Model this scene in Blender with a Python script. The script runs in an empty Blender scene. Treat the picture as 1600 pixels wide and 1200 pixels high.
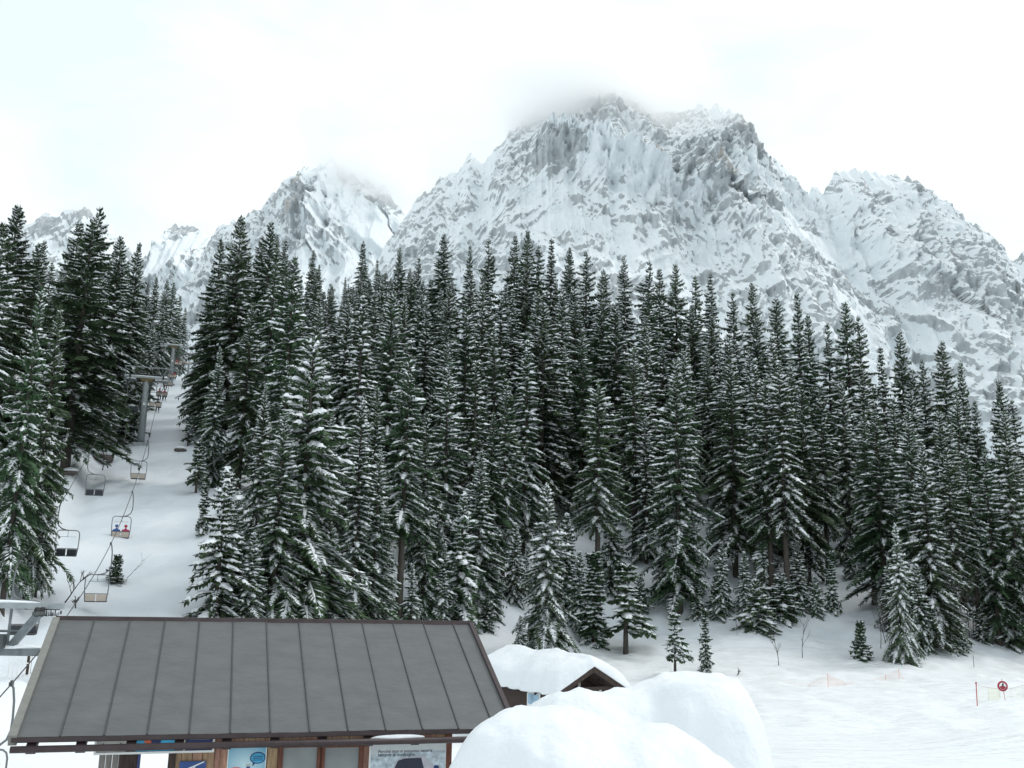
import bpy, bmesh, math, random
import numpy as np
from mathutils import Vector, Matrix

S = bpy.context.scene
C = S.collection
R = math.radians
rng = np.random.default_rng(11)
random.seed(11)

# ------------------------------------------------------------------ camera
F = 1537.0                                   # focal length in pixels of the 1600 px wide photograph
PITCH = math.atan(330 / F)
ROLL = R(1.15)
cp, sp, cr, sr = math.cos(PITCH), math.sin(PITCH), math.cos(ROLL), math.sin(ROLL)
XH = np.array([1.0, 0, 0]); FW = np.array([0, cp, sp]); UPV = np.array([0, -sp, cp])
RIGHT = cr * XH + sr * UPV
UP = cr * UPV - sr * XH
cam_d = bpy.data.cameras.new("camera")
cam = bpy.data.objects.new("camera", cam_d)
C.objects.link(cam)
cam.matrix_world = Matrix(((RIGHT[0], UP[0], -FW[0], 0), (RIGHT[1], UP[1], -FW[1], 0), (RIGHT[2], UP[2], -FW[2], 0), (0, 0, 0, 1)))
cam_d.sensor_width = 36.0
cam_d.lens = 36.0 * F / 1600.0
cam_d.clip_start = 0.1
cam_d.clip_end = 30000
S.camera = cam


def ray(px, py):
    d = FW + RIGHT * (px - 800) / F - UP * (py - 600) / F
    return d / d[1]


def P(px, py, Y):
    """the point of the place that lies at distance Y ahead in the direction of photo pixel (px, py)"""
    return ray(px, py) * Y


def to_px(p):
    c = p @ FW
    return 800 + F * (p @ RIGHT) / c, 600 - F * (p @ UP) / c


# ------------------------------------------------------------------ world, sun, exposure
SUN_EL, SUN_ROT = R(46), R(64)
w = bpy.data.worlds.new("World"); S.world = w; w.use_nodes = True
nt = w.node_tree; nt.nodes.clear()
def wn(t, **k):
    n = nt.nodes.new(t)
    for a, b in k.items(): setattr(n, a, b)
    return n
out = wn("ShaderNodeOutputWorld"); bg = wn("ShaderNodeBackground")
sky = wn("ShaderNodeTexSky", sky_type='NISHITA', sun_disc=False, sun_elevation=SUN_EL, sun_rotation=SUN_ROT)
tc = wn("ShaderNodeTexCoord")
mp = wn("ShaderNodeMapping"); mp.inputs['Scale'].default_value = (1.0, 1.0, 2.2)
mp.inputs['Location'].default_value = (0.32, 0.0, 0.15)
nz = wn("ShaderNodeTexNoise"); nz.inputs['Scale'].default_value = 3.4; nz.inputs['Detail'].default_value = 6; nz.inputs['Roughness'].default_value = 0.55
nz.inputs['Distortion'].default_value = 0.4
rp = wn("ShaderNodeValToRGB"); rp.color_ramp.elements[0].position = 0.40; rp.color_ramp.elements[1].position = 0.60
rp.color_ramp.elements[0].color = (8.3, 9.3, 9.6, 1); rp.color_ramp.elements[1].color = (9.85, 10.5, 10.7, 1)
mx = wn("ShaderNodeMixRGB"); mx.inputs['Fac'].default_value = 0.92      # overcast: thin gaps only let the blue through
L = nt.links.new
L(tc.outputs['Generated'], mp.inputs['Vector']); L(mp.outputs['Vector'], nz.inputs['Vector']); L(nz.outputs['Fac'], rp.inputs['Fac'])
L(sky.outputs['Color'], mx.inputs['Color1']); L(rp.outputs['Color'], mx.inputs['Color2'])
L(mx.outputs['Color'], bg.inputs['Color']); bg.inputs['Strength'].default_value = 0.102
L(bg.outputs['Background'], out.inputs['Surface'])

sd = bpy.data.lights.new("sun", 'SUN'); sd.energy = 1.35; sd.angle = R(25); sd.color = (1.0, 0.97, 0.93)
sun = bpy.data.objects.new("sun", sd); C.objects.link(sun)
# sun azimuth: sky sun_rotation turns clockwise from +Y
sv = Vector((math.sin(SUN_ROT) * math.cos(SUN_EL), math.cos(SUN_ROT) * math.cos(SUN_EL), math.sin(SUN_EL)))
sun.rotation_euler = sv.to_track_quat('Z', 'Y').to_euler()

vs = S.view_settings
S.display_settings.display_device = 'sRGB'
vs.view_transform = 'Standard'; vs.look = 'None'; vs.exposure = 0.17; vs.gamma = 1.0; vs.use_curve_mapping = False
S.cycles.max_bounces = 26; S.cycles.diffuse_bounces = 5; S.cycles.glossy_bounces = 2; S.cycles.transparent_max_bounces = 6
S.cycles.volume_bounces = 24
S.cycles.use_denoising = True

# ------------------------------------------------------------------ noise (numpy)
_perm = np.random.default_rng(5).permutation(512).astype(np.int64)
_perm = np.concatenate([_perm, _perm])
_ang = np.random.default_rng(6).uniform(0, 2 * np.pi, 512)
_gx, _gy = np.cos(_ang), np.sin(_ang)


def noise2(x, y, seed=0):
    x = np.asarray(x, float) + seed * 17.31; y = np.asarray(y, float) - seed * 9.77
    xi = np.floor(x).astype(np.int64); yi = np.floor(y).astype(np.int64)
    xf = x - xi; yf = y - yi
    u = xf * xf * xf * (xf * (xf * 6 - 15) + 10); v = yf * yf * yf * (yf * (yf * 6 - 15) + 10)
    def g(ix, iy, dx, dy):
        h = _perm[(_perm[ix & 511] + iy) & 511]
        return _gx[h] * dx + _gy[h] * dy
    a = g(xi, yi, xf, yf); b = g(xi + 1, yi, xf - 1, yf)
    c = g(xi, yi + 1, xf, yf - 1); d = g(xi + 1, yi + 1, xf - 1, yf - 1)
    return ((a + (b - a) * u) * (1 - v) + (c + (d - c) * u) * v) * 1.5


def fbm(x, y, o=5, seed=0, gain=0.5, lac=2.03):
    s = 0; a = 1.0; f = 1.0
    for i in range(o):
        s = s + a * noise2(x * f, y * f, seed + i); a *= gain; f *= lac
    return s


def ridged(x, y, o=5, seed=0, gain=0.5, lac=2.07):
    s = 0; a = 1.0; f = 1.0; wgt = 1.0
    for i in range(o):
        n = 1 - np.abs(noise2(x * f, y * f, seed + i)); n = n * n * wgt
        wgt = np.clip(n * 1.6, 0, 1); s = s + a * n; a *= gain; f *= lac
    return s


def ribs(x, y, o=5, seed=0, gain=0.5, lac=2.07):
    """straight-flanked ribs and gullies, 0..1"""
    s = 0; a = 1.0; f = 1.0; tot = 0
    for i in range(o):
        s = s + a * (1 - np.minimum(1, 1.7 * np.abs(noise2(x * f + 0.37 * i, y * f, seed + i)))); tot += a; a *= gain; f *= lac
    return s / tot


def smooth(a, b, x):
    t = np.clip((x - a) / (b - a), 0, 1)
    return t * t * (3 - 2 * t)


# ------------------------------------------------------------------ object helpers
def tag(o, label=None, cat=None, group=None, kind=None):
    if label: o["label"] = label
    if cat: o["category"] = cat
    if group: o["group"] = group
    if kind: o["kind"] = kind
    return o


def link(name, data, parent=None):
    o = bpy.data.objects.new(name, data); C.objects.link(o)
    if parent is not None: o.parent = parent
    return o


def empty(name, loc=(0, 0, 0), rz=0.0):
    o = link(name, None); o.location = loc; o.rotation_euler = (0, 0, rz); o.empty_display_size = 0.3
    return o


def copy_tree(o, parent=None):
    c = o.copy(); C.objects.link(c)
    if parent is not None: c.parent = parent
    for ch in o.children: copy_tree(ch, c)
    return c


def mesh_from(name, V, T, mats, mi=None, smooth_shade=False):
    """V (n,3), T (m,3) or (m,4) int array"""
    V = np.asarray(V, np.float32); T = np.asarray(T, np.int32)
    k = T.shape[1]
    me = bpy.data.meshes.new(name)
    me.vertices.add(len(V)); me.vertices.foreach_set("co", V.ravel())
    me.loops.add(T.size); me.loops.foreach_set("vertex_index", T.ravel())
    me.polygons.add(len(T)); me.polygons.foreach_set("loop_start", np.arange(0, T.size, k, dtype=np.int32))
    try: me.polygons.foreach_set("loop_total", np.full(len(T), k, np.int32))
    except Exception: pass
    for m in mats: me.materials.append(m)
    if mi is not None: me.polygons.foreach_set("material_index", np.asarray(mi, np.int32))
    me.polygons.foreach_set("use_smooth", np.full(len(T), bool(smooth_shade)))
    me.update(calc_edges=True); me.validate()
    return me


class MB:
    """collects boxes, tubes and polygons and links them as one mesh object"""
    def __init__(s): s.v = []; s.f = []; s.m = []
    def add(s, vs_, fs, m=0):
        b = len(s.v); s.v += [tuple(map(float, p)) for p in vs_]
        for f in fs: s.f.append(tuple(b + i for i in f)); s.m.append(m)
        return s
    def box(s, c, size, m=0, rot=None):
        hx, hy, hz = size[0] / 2, size[1] / 2, size[2] / 2
        pts = [Vector((x, y, z)) for x in (-hx, hx) for y in (-hy, hy) for z in (-hz, hz)]
        if rot is not None: pts = [rot @ p for p in pts]
        pts = [p + Vector(c) for p in pts]
        return s.add(pts, [(0, 1, 3, 2), (4, 6, 7, 5), (0, 4, 5, 1), (2, 3, 7, 6), (0, 2, 6, 4), (1, 5, 7, 3)], m)
    def hexa(s, p, m=0):
        """8 corners: bottom 4 round, top 4 round"""
        return s.add(p, [(3, 2, 1, 0), (4, 5, 6, 7), (0, 1, 5, 4), (1, 2, 6, 5), (2, 3, 7, 6), (3, 0, 4, 7)], m)
    def tube(s, pts, r, n=8, m=0, cap=True):
        pts = [Vector(p) for p in pts]; k = len(pts)
        rr = r if hasattr(r, '__len__') else [r] * k
        ref = Vector((0, 0, 1))
        rings = []; prev = None
        for i, p in enumerate(pts):
            t = (pts[min(i + 1, k - 1)] - pts[max(i - 1, 0)]).normalized()
            if prev is None:
                a = t.cross(ref if abs(t.dot(ref)) < 0.95 else Vector((1, 0, 0))).normalized()
            else:
                a = (prev - t * prev.dot(t)).normalized()
            prev = a; b = t.cross(a)
            rings.append([p + (a * math.cos(2 * math.pi * j / n) + b * math.sin(2 * math.pi * j / n)) * rr[i] for j in range(n)])
        fs = []
        for i in range(k - 1):
            for j in range(n):
                fs.append((i * n + j, i * n + (j + 1) % n, (i + 1) * n + (j + 1) % n, (i + 1) * n + j))
        if cap:
            fs.append(tuple(range(n - 1, -1, -1))); fs.append(tuple((k - 1) * n + j for j in range(n)))
        return s.add([q for rg in rings for q in rg], fs, m)
    def build(s, name, mats, parent=None, smooth_shade=False, bevel=0.0):
        me = bpy.data.meshes.new(name); me.from_pydata(s.v, [], s.f)
        for m_ in (mats if isinstance(mats, (list, tuple)) else [mats]): me.materials.append(m_)
        me.polygons.foreach_set("material_index", np.array(s.m, np.int32))
        if smooth_shade: me.polygons.foreach_set("use_smooth", np.ones(len(s.f), bool))
        me.update()
        o = link(name, me, parent)
        if bevel:
            b = o.modifiers.new("bevel", 'BEVEL'); b.width = bevel; b.segments = 2; b.limit_method = 'ANGLE'
        return o


# ------------------------------------------------------------------ materials
def mat(name, base, rough=0.6, metal=0.0, vary=0.0, scale=8.0, bump=0.0, obj_vary=0.0, detail=5, coord='Object', stretch=(1, 1, 1), spec=0.4):
    m = bpy.data.materials.new(name); m.use_nodes = True
    t = m.node_tree; b = t.nodes['Principled BSDF']
    b.inputs['Roughness'].default_value = rough; b.inputs['Metallic'].default_value = metal
    b.inputs['Base Color'].default_value = (*base, 1)
    b.inputs['Specular IOR Level'].default_value = spec
    l = t.links.new; col = None
    if vary or bump:
        c = t.nodes.new('ShaderNodeTexCoord'); mpn = t.nodes.new('ShaderNodeMapping'); mpn.inputs['Scale'].default_value = stretch
        l(c.outputs[coord], mpn.inputs['Vector'])
        n = t.nodes.new('ShaderNodeTexNoise'); n.inputs['Scale'].default_value = scale; n.inputs['Detail'].default_value = detail
        l(mpn.outputs['Vector'], n.inputs['Vector'])
        if vary:
            mr = t.nodes.new('ShaderNodeMapRange'); mr.inputs[1].default_value = 0.3; mr.inputs[2].default_value = 0.7
            mr.inputs[3].default_value = 1 - vary; mr.inputs[4].default_value = 1 + vary
            l(n.outputs['Fac'], mr.inputs['Value'])
            h = t.nodes.new('ShaderNodeHueSaturation'); h.inputs['Color'].default_value = (*base, 1)
            l(mr.outputs[0], h.inputs['Value']); col = h
            if obj_vary:
                oi = t.nodes.new('ShaderNodeObjectInfo'); m2 = t.nodes.new('ShaderNodeMapRange')
                m2.inputs[3].default_value = 1 - obj_vary; m2.inputs[4].default_value = 1 + obj_vary
                l(oi.outputs['Random'], m2.inputs['Value'])
                mu = t.nodes.new('ShaderNodeMath'); mu.operation = 'MULTIPLY'
                l(mr.outputs[0], mu.inputs[0]); l(m2.outputs[0], mu.inputs[1]); l(mu.outputs[0], h.inputs['Value'])
                m3 = t.nodes.new('ShaderNodeMapRange'); m3.inputs[3].default_value = 0.465; m3.inputs[4].default_value = 0.51
                mm = t.nodes.new('ShaderNodeMath'); mm.operation = 'FRACT'
                m4 = t.nodes.new('ShaderNodeMath'); m4.operation = 'MULTIPLY'; m4.inputs[1].default_value = 7.31
                l(oi.outputs['Random'], m4.inputs[0]); l(m4.outputs[0], mm.inputs[0]); l(mm.outputs[0], m3.inputs['Value']); l(m3.outputs[0], h.inputs['Hue'])
            l(h.outputs['Color'], b.inputs['Base Color'])
        if bump:
            bn = t.nodes.new('ShaderNodeBump'); bn.inputs['Strength'].default_value = 1.0; bn.inputs['Distance'].default_value = bump
            l(n.outputs['Fac'], bn.inputs['Height']); l(bn.outputs['Normal'], b.inputs['Normal'])
    return m


M = {}
M['needles'] = mat("needles", (0.062, 0.108, 0.056), 0.75, vary=0.45, scale=1.3, obj_vary=0.24, spec=0.15)
M['bark'] = mat("bark", (0.062, 0.054, 0.047), 0.9, vary=0.4, scale=4, bump=0.03, stretch=(3, 3, 0.5))
M['treesnow'] = mat("tree_snow", (0.76, 0.79, 0.82), 0.6, vary=0.06, scale=3)
M['steel'] = mat("galvanised_steel", (0.30, 0.33, 0.34), 0.5, 0.3, vary=0.15, scale=3)
M['darksteel'] = mat("dark_painted_steel", (0.07, 0.08, 0.085), 0.5, 0.2, vary=0.2, scale=4)
M['midsteel'] = mat("weathered_dark_steel", (0.15, 0.175, 0.185), 0.55, 0.2, vary=0.25, scale=3)
M['cable'] = mat("wire_rope", (0.05, 0.05, 0.055), 0.6, 0.3)
M['chairtube'] = mat("chair_tube", (0.16, 0.17, 0.18), 0.45, 0.4)
M['beige'] = mat("beige_panel", (0.47, 0.40, 0.34), 0.6, vary=0.1, scale=6)
M['pad'] = mat("dark_padding", (0.035, 0.04, 0.05), 0.6)
M['black'] = mat("black_rubber", (0.02, 0.02, 0.02), 0.7)
M['yellow'] = mat("worn_yellow_paint", (0.12, 0.095, 0.045), 0.6, vary=0.3, scale=5)
M['white'] = mat("white_paint", (0.78, 0.79, 0.78), 0.5, vary=0.05, scale=5)
M['brown'] = mat("dark_brown_paint", (0.045, 0.03, 0.032), 0.5, vary=0.2, scale=6)
M['redbrown'] = mat("red_brown_timber", (0.13, 0.045, 0.025), 0.55, vary=0.3, scale=5, stretch=(6, 6, 1))
M['pine'] = mat("varnished_pine", (0.31, 0.20, 0.115), 0.5, vary=0.35, scale=5, stretch=(5, 5, 0.7), obj_vary=0.12)
M['oldwood'] = mat("dark_old_timber", (0.052, 0.036, 0.03), 0.8, vary=0.4, scale=5, stretch=(5, 5, 0.8), bump=0.01)
M['orange'] = mat("orange_net", (0.85, 0.30, 0.16), 0.6)
M['redpole'] = mat("red_pole", (0.45, 0.06, 0.05), 0.5)
M['red'] = mat("sign_red", (0.34, 0.025, 0.05), 0.4, vary=0.2, scale=9)
M['blue'] = mat("sign_blue", (0.025, 0.07, 0.24), 0.4, vary=0.1)
M['navy'] = mat("sign_navy", (0.02, 0.04, 0.15), 0.4, vary=0.1)
M['cyan'] = mat("print_cyan", (0.05, 0.36, 0.58), 0.4, vary=0.3, scale=2.5)
M['palegrey'] = mat("print_pale_grey", (0.46, 0.46, 0.42), 0.5, vary=0.08)  # grey base colour paints in the snow reflected by the panes
M['print_orange'] = mat("print_orange", (0.72, 0.16, 0.07), 0.5, vary=0.3, scale=5)
M['ink'] = mat("print_ink", (0.03, 0.035, 0.06), 0.5)
M['rock'] = mat("rock_stone", (0.12, 0.10, 0.095), 0.9, vary=0.3, scale=2, bump=0.05)


def snow_material(name, base=(0.75, 0.78, 0.81), fine=0.02, coarse=0.10, tracks=False):
    m = bpy.data.materials.new(name); m.use_nodes = True
    t = m.node_tree; b = t.nodes['Principled BSDF']; l = t.links.new
    b.inputs['Base Color'].default_value = (*base, 1); b.inputs['Roughness'].default_value = 0.55
    b.inputs['Specular IOR Level'].default_value = 0.2
    c = t.nodes.new('ShaderNodeTexCoord')
    n1 = t.nodes.new('ShaderNodeTexNoise'); n1.inputs['Scale'].default_value = 1.1; n1.inputs['Detail'].default_value = 4
    n2 = t.nodes.new('ShaderNodeTexNoise'); n2.inputs['Scale'].default_value = 9; n2.inputs['Detail'].default_value = 6
    l(c.outputs['Object'], n1.inputs['Vector']); l(c.outputs['Object'], n2.inputs['Vector'])
    b1 = t.nodes.new('ShaderNodeBump'); b1.inputs['Distance'].default_value = coarse; b1.inputs['Strength'].default_value = 1
    b2 = t.nodes.new('ShaderNodeBump'); b2.inputs['Distance'].default_value = fine; b2.inputs['Strength'].default_value = 1
    l(n1.outputs['Fac'], b1.inputs['Height']); l(n2.outputs['Fac'], b2.inputs['Height'])
    l(b1.outputs['Normal'], b2.inputs['Normal'])
    last = b2
    if tracks:      # shade of wooded slope and track painted into snow colour, plus some shed needles
        li = t.nodes.new('ShaderNodeAttribute'); li.attribute_name = "slope_shade_litter"
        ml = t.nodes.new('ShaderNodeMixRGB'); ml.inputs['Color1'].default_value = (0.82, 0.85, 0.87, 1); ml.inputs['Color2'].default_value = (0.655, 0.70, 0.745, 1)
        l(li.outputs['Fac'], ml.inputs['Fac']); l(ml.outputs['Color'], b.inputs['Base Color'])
    if tracks:      # ski and groomer tracks pressed into the run: long thin grooves of two directions
        for k, (rz, sc) in enumerate(((R(62), 1.0), (R(38), 1.35), (R(85), 0.8))):
            mpn = t.nodes.new('ShaderNodeMapping'); mpn.inputs['Rotation'].default_value = (0, 0, rz)
            mpn.inputs['Scale'].default_value = (0.09 * sc, 2.6 * sc, 1)
            l(c.outputs['Object'], mpn.inputs['Vector'])
            n = t.nodes.new('ShaderNodeTexNoise'); n.inputs['Scale'].default_value = 1.0; n.inputs['Detail'].default_value = 5; n.inputs['Roughness'].default_value = 0.65
            n.inputs['Distortion'].default_value = 0.3
            l(mpn.outputs['Vector'], n.inputs['Vector'])
            at = t.nodes.new('ShaderNodeAttribute'); at.attribute_name = "tracks"
            mu = t.nodes.new('ShaderNodeMath'); mu.operation = 'MULTIPLY'
            l(n.outputs['Fac'], mu.inputs[0]); l(at.outputs['Fac'], mu.inputs[1])
            bb = t.nodes.new('ShaderNodeBump'); bb.inputs['Distance'].default_value = 0.15; bb.inputs['Strength'].default_value = 1
            l(mu.outputs[0], bb.inputs['Height']); l(last.outputs['Normal'], bb.inputs['Normal']); last = bb
    l(last.outputs['Normal'], b.inputs['Normal'])
    return m


M['snow'] = snow_material("snow")
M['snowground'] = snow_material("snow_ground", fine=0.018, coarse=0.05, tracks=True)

# ------------------------------------------------------------------ ground
GZ = -6.0
_kpx = np.array([-900, -400, 0, 200, 310, 400, 460, 640, 800, 1000, 1200, 1320, 1400, 1600, 2000, 2600])
_ku = (_kpx - 800) / 1572.0
_kt = np.array([42, 43, 45, 52, 51, 53, 60, 74, 84, 93, 90, 96, 90, 98, 112, 130.])
_ks = np.array([.33, .36, .38, .39, .387, .40, .41, .45, .46, .46, .45, .43, .38, .33, .3, .28])
_kc = np.array([300, 330, 380, 420, 420, 330, 260, 210, 200, 185, 165, 155, 145, 130, 130, 140.])
_uu = np.linspace(-2.2, 2.2, 1800)
def _sm(k):
    a = np.interp(_uu, _ku, k); ker = np.hanning(61); ker /= ker.sum()
    return np.convolve(np.pad(a, 30, mode='edge'), ker, mode='valid')
_Tt, _Ts, _Tc = _sm(_kt), _sm(_ks), _sm(_kc)


def sp_(x, w_):
    return w_ * np.logaddexp(0, x / w_)


def lane_x(Y): return -7.0 - 0.314 * Y


def ground(X, Y):
    X = np.asarray(X, float); Y = np.asarray(Y, float)
    Ys = np.maximum(Y, 12.0); u = X / Ys
    toe = np.interp(u, _uu, _Tt); s = np.interp(u, _uu, _Ts); cr_ = np.interp(u, _uu, _Tc)
    z = GZ + s * sp_(Y - toe, 4.0) - (s + 0.15) * sp_(Y - cr_, 12.0)
    lw = 1 - smooth(-0.30, -0.24, u)
    z = z - lw * (0.09 * sp_(Y - 114, 8) + 0.08 * sp_(Y - 185, 10))
    # lumps under the trees, softer on the runs
    hill = smooth(0, 12, Y - toe)
    dl = X - lane_x(Y)
    inlane = smooth(-7.5, -5.5, dl) * (1 - smooth(5.5, 8.5, dl))
    amp = hill * (1 - 0.8 * inlane)
    z = z + amp * (0.9 * fbm(X / 14, Y / 14, 3, 3) + 0.25 * fbm(X / 3.2, Y / 3.2, 3, 8))
    z = z + 0.16 * fbm(X / 11, Y / 17, 3, 21) * (1 - hill)
    # bank left of the lift track, the track itself trodden lower
    near = smooth(46, 52, Y) * (1 - smooth(100, 112, Y))
    wob = 0.8 * noise2(Y / 9.0, Y * 0 + 3.3, 4)
    z = z + near * (0.95 * np.exp(-((dl + 4.4 + wob) / 0.9) ** 2) - 0.45 * np.exp(-((dl + 2.8 + wob) / 1.0) ** 2))
    z = z + near * (0.22 * fbm(X / 2.6, Y / 3.2, 3, 31) + 0.06 * fbm(X / .7, Y / .9, 2, 35))
    # snow bank that crosses behind the young trees at the edge of the track
    p = np.exp(-((Y - 106) / 5.0) ** 2) * smooth(7, 9.5, dl) * (1 - smooth(14, 20, dl))
    z = z + 2.0 * p
    # low mounds on the run at the right and the kerb of pushed snow behind the hut
    z = z + 0.95 * np.exp(-(((X - 22.6) / 4.6) ** 2 + ((Y - 43.5) / 3.6) ** 2))
    z = z + 0.55 * np.exp(-(((X - 27) / 6) ** 2 + ((Y - 38.5) / 4.0) ** 2))
    z = z + 0.55 * np.exp(-(((X - 13.5) / 3.5) ** 2 + ((Y - 77) / 2.6) ** 2))
    return z


def axis(lo, hi, a, b, fine, grow):
    mid = np.arange(a, b, fine); r_ = [mid[-1]]; st = fine
    while r_[-1] < hi: st *= grow; r_.append(r_[-1] + st)
    l_ = [mid[0]]; st = fine
    while l_[-1] > lo: st *= grow; l_.append(l_[-1] - st)
    return np.concatenate([np.array(l_[1:])[::-1], mid, np.array(r_[1:])])


gx = axis(-9000, 9000, -62, 62, 0.42, 1.07)
gy = axis(-5000, 9000, 24, 112, 0.42, 1.06)
GX, GY = np.meshgrid(gx, gy)
GZZ = ground(GX, GY)
far = np.hypot(GX, GY)
GZZ = np.where(GY < 12, GZ + (GZZ - GZ) * 0.3, GZZ)
GZZ = np.clip(GZZ, -12, 140)
GZZ = GZZ * (1 - smooth(450, 900, far)) + GZ * smooth(450, 900, far)
n1, n0 = GX.shape
idx = np.arange(n1 * n0).reshape(n1, n0)
Q = np.stack([idx[:-1, :-1], idx[:-1, 1:], idx[1:, 1:], idx[1:, :-1]], -1).reshape(-1, 4)
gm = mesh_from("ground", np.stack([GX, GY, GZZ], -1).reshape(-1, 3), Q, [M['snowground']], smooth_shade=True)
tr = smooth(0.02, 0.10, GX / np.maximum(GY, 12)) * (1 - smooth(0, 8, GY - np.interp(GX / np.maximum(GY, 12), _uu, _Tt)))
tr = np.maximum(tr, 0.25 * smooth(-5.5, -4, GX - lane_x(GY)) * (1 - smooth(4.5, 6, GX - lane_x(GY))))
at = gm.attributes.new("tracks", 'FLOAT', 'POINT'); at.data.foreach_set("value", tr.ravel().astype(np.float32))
lt = smooth(0, 10, GY - np.interp(GX / np.maximum(GY, 12), _uu, _Tt) + 3) * (0.85 + 0.3 * fbm(GX / 5, GY / 5, 4, 61))  # painted slope shade from the toe upward, uneven as with shed needles
at = gm.attributes.new("slope_shade_litter", 'FLOAT', 'POINT'); at.data.foreach_set("value", np.clip(lt, 0, 1).ravel().astype(np.float32))
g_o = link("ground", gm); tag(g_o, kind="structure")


def hit(px, py, y0=22.0, y1=420.0):
    """first point of the ground in the direction of photo pixel (px, py)"""
    d = ray(px, py); Y = np.arange(y0, y1, 0.25)
    df = d[2] * Y - ground(d[0] * Y, Y)
    k = np.nonzero(df < 0)[0]
    return d * (Y[k[0]] if len(k) else y1)

# ------------------------------------------------------------------ mountains
def rock_material():
    m = bpy.data.materials.new("dolomite_and_snow"); m.use_nodes = True
    t = m.node_tree; b = t.nodes['Principled BSDF']; l = t.links.new
    b.inputs['Roughness'].default_value = 0.85; b.inputs['Specular IOR Level'].default_value = 0.1
    c = t.nodes.new('ShaderNodeTexCoord'); g = t.nodes.new('ShaderNodeNewGeometry'); sx = t.nodes.new('ShaderNodeSeparateXYZ')
    n1 = t.nodes.new('ShaderNodeTexNoise'); n1.inputs['Scale'].default_value = 0.075; n1.inputs['Detail'].default_value = 9; n1.inputs['Roughness'].default_value = 0.72
    n2 = t.nodes.new('ShaderNodeTexNoise'); n2.inputs['Scale'].default_value = 0.006; n2.inputs['Detail'].default_value = 4
    mp_ = t.nodes.new('ShaderNodeMapping'); mp_.inputs['Scale'].default_value = (1.0, 1.0, 0.28)
    n3 = t.nodes.new('ShaderNodeTexNoise'); n3.inputs['Scale'].default_value = 0.06; n3.inputs['Detail'].default_value = 7; n3.inputs['Roughness'].default_value = 0.6
    mp1 = t.nodes.new('ShaderNodeMapping'); mp1.inputs['Scale'].default_value = (1.0, 0.6, 0.5); l(c.outputs['Object'], mp1.inputs['Vector']); l(mp1.outputs['Vector'], n1.inputs['Vector']); l(c.outputs['Object'], n2.inputs['Vector']); l(c.outputs['Object'], mp_.inputs['Vector']); l(mp_.outputs['Vector'], n3.inputs['Vector'])
    bn = t.nodes.new('ShaderNodeBump'); bn.inputs['Distance'].default_value = 7.0; bn.inputs['Strength'].default_value = 1.0
    l(n1.outputs['Fac'], bn.inputs['Height'])
    l(bn.outputs['Normal'], b.inputs['Normal'])
    # rock shows where the mesh carries the "bare" value, its edge broken up by fine noise
    at_ = t.nodes.new('ShaderNodeAttribute'); at_.attribute_name = "bare"
    a1 = t.nodes.new('ShaderNodeMath'); a1.operation = 'MULTIPLY_ADD'; a1.inputs[1].default_value = -1.0
    l(at_.outputs['Fac'], a1.inputs[0]); l(n1.outputs['Fac'], a1.inputs[2])
    mr = t.nodes.new('ShaderNodeMapRange'); mr.inputs[1].default_value = -0.25; mr.inputs[2].default_value = 0.20; mr.interpolation_type = 'SMOOTHSTEP'
    l(a1.outputs[0], mr.inputs['Value'])
    rr = t.nodes.new('ShaderNodeValToRGB'); e = rr.color_ramp.elements
    e[0].position = 0.32; e[0].color = (0.37, 0.40, 0.415, 1); e[1].position = 0.70; e[1].color = (0.60, 0.635, 0.65, 1)
    l(n3.outputs['Fac'], rr.inputs['Fac'])
    oc = t.nodes.new('ShaderNodeAttribute'); oc.attribute_name = "ochre"
    mo = t.nodes.new('ShaderNodeMixRGB'); mo.inputs['Color2'].default_value = (0.52, 0.46, 0.41, 1)
    l(oc.outputs['Fac'], mo.inputs['Fac']); l(rr.outputs['Color'], mo.inputs['Color1'])
    ms = t.nodes.new('ShaderNodeMixRGB'); ms.inputs['Color2'].default_value = (0.86, 0.905, 0.93, 1)
    l(mr.outputs[0], ms.inputs['Fac']); l(mo.outputs['Color'], ms.inputs['Color1']); l(ms.outputs['Color'], b.inputs['Base Color'])
    return m


M['mountain'] = rock_material()


def seg_dist(x, y, pts):
    """distance of (x, y) to a polyline and the fraction along it"""
    best = np.full(x.shape, 1e9); tt = np.zeros(x.shape); n = len(pts) - 1; side = np.zeros(x.shape)
    for i in range(n):
        ax, ay = pts[i]; bx, by = pts[i + 1]; dx, dy = bx - ax, by - ay
        t = np.clip(((x - ax) * dx + (y - ay) * dy) / (dx * dx + dy * dy), 0, 1)
        d = np.hypot(x - ax - t * dx, y - ay - t * dy)
        k = d < best
        best = np.where(k, d, best); tt = np.where(k, (i + t) / n, tt)
        side = np.where(k, np.sign((x - ax) * dy - (y - ay) * dx), side)
    return best, tt, side


ROCK_AT = 0.22


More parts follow.
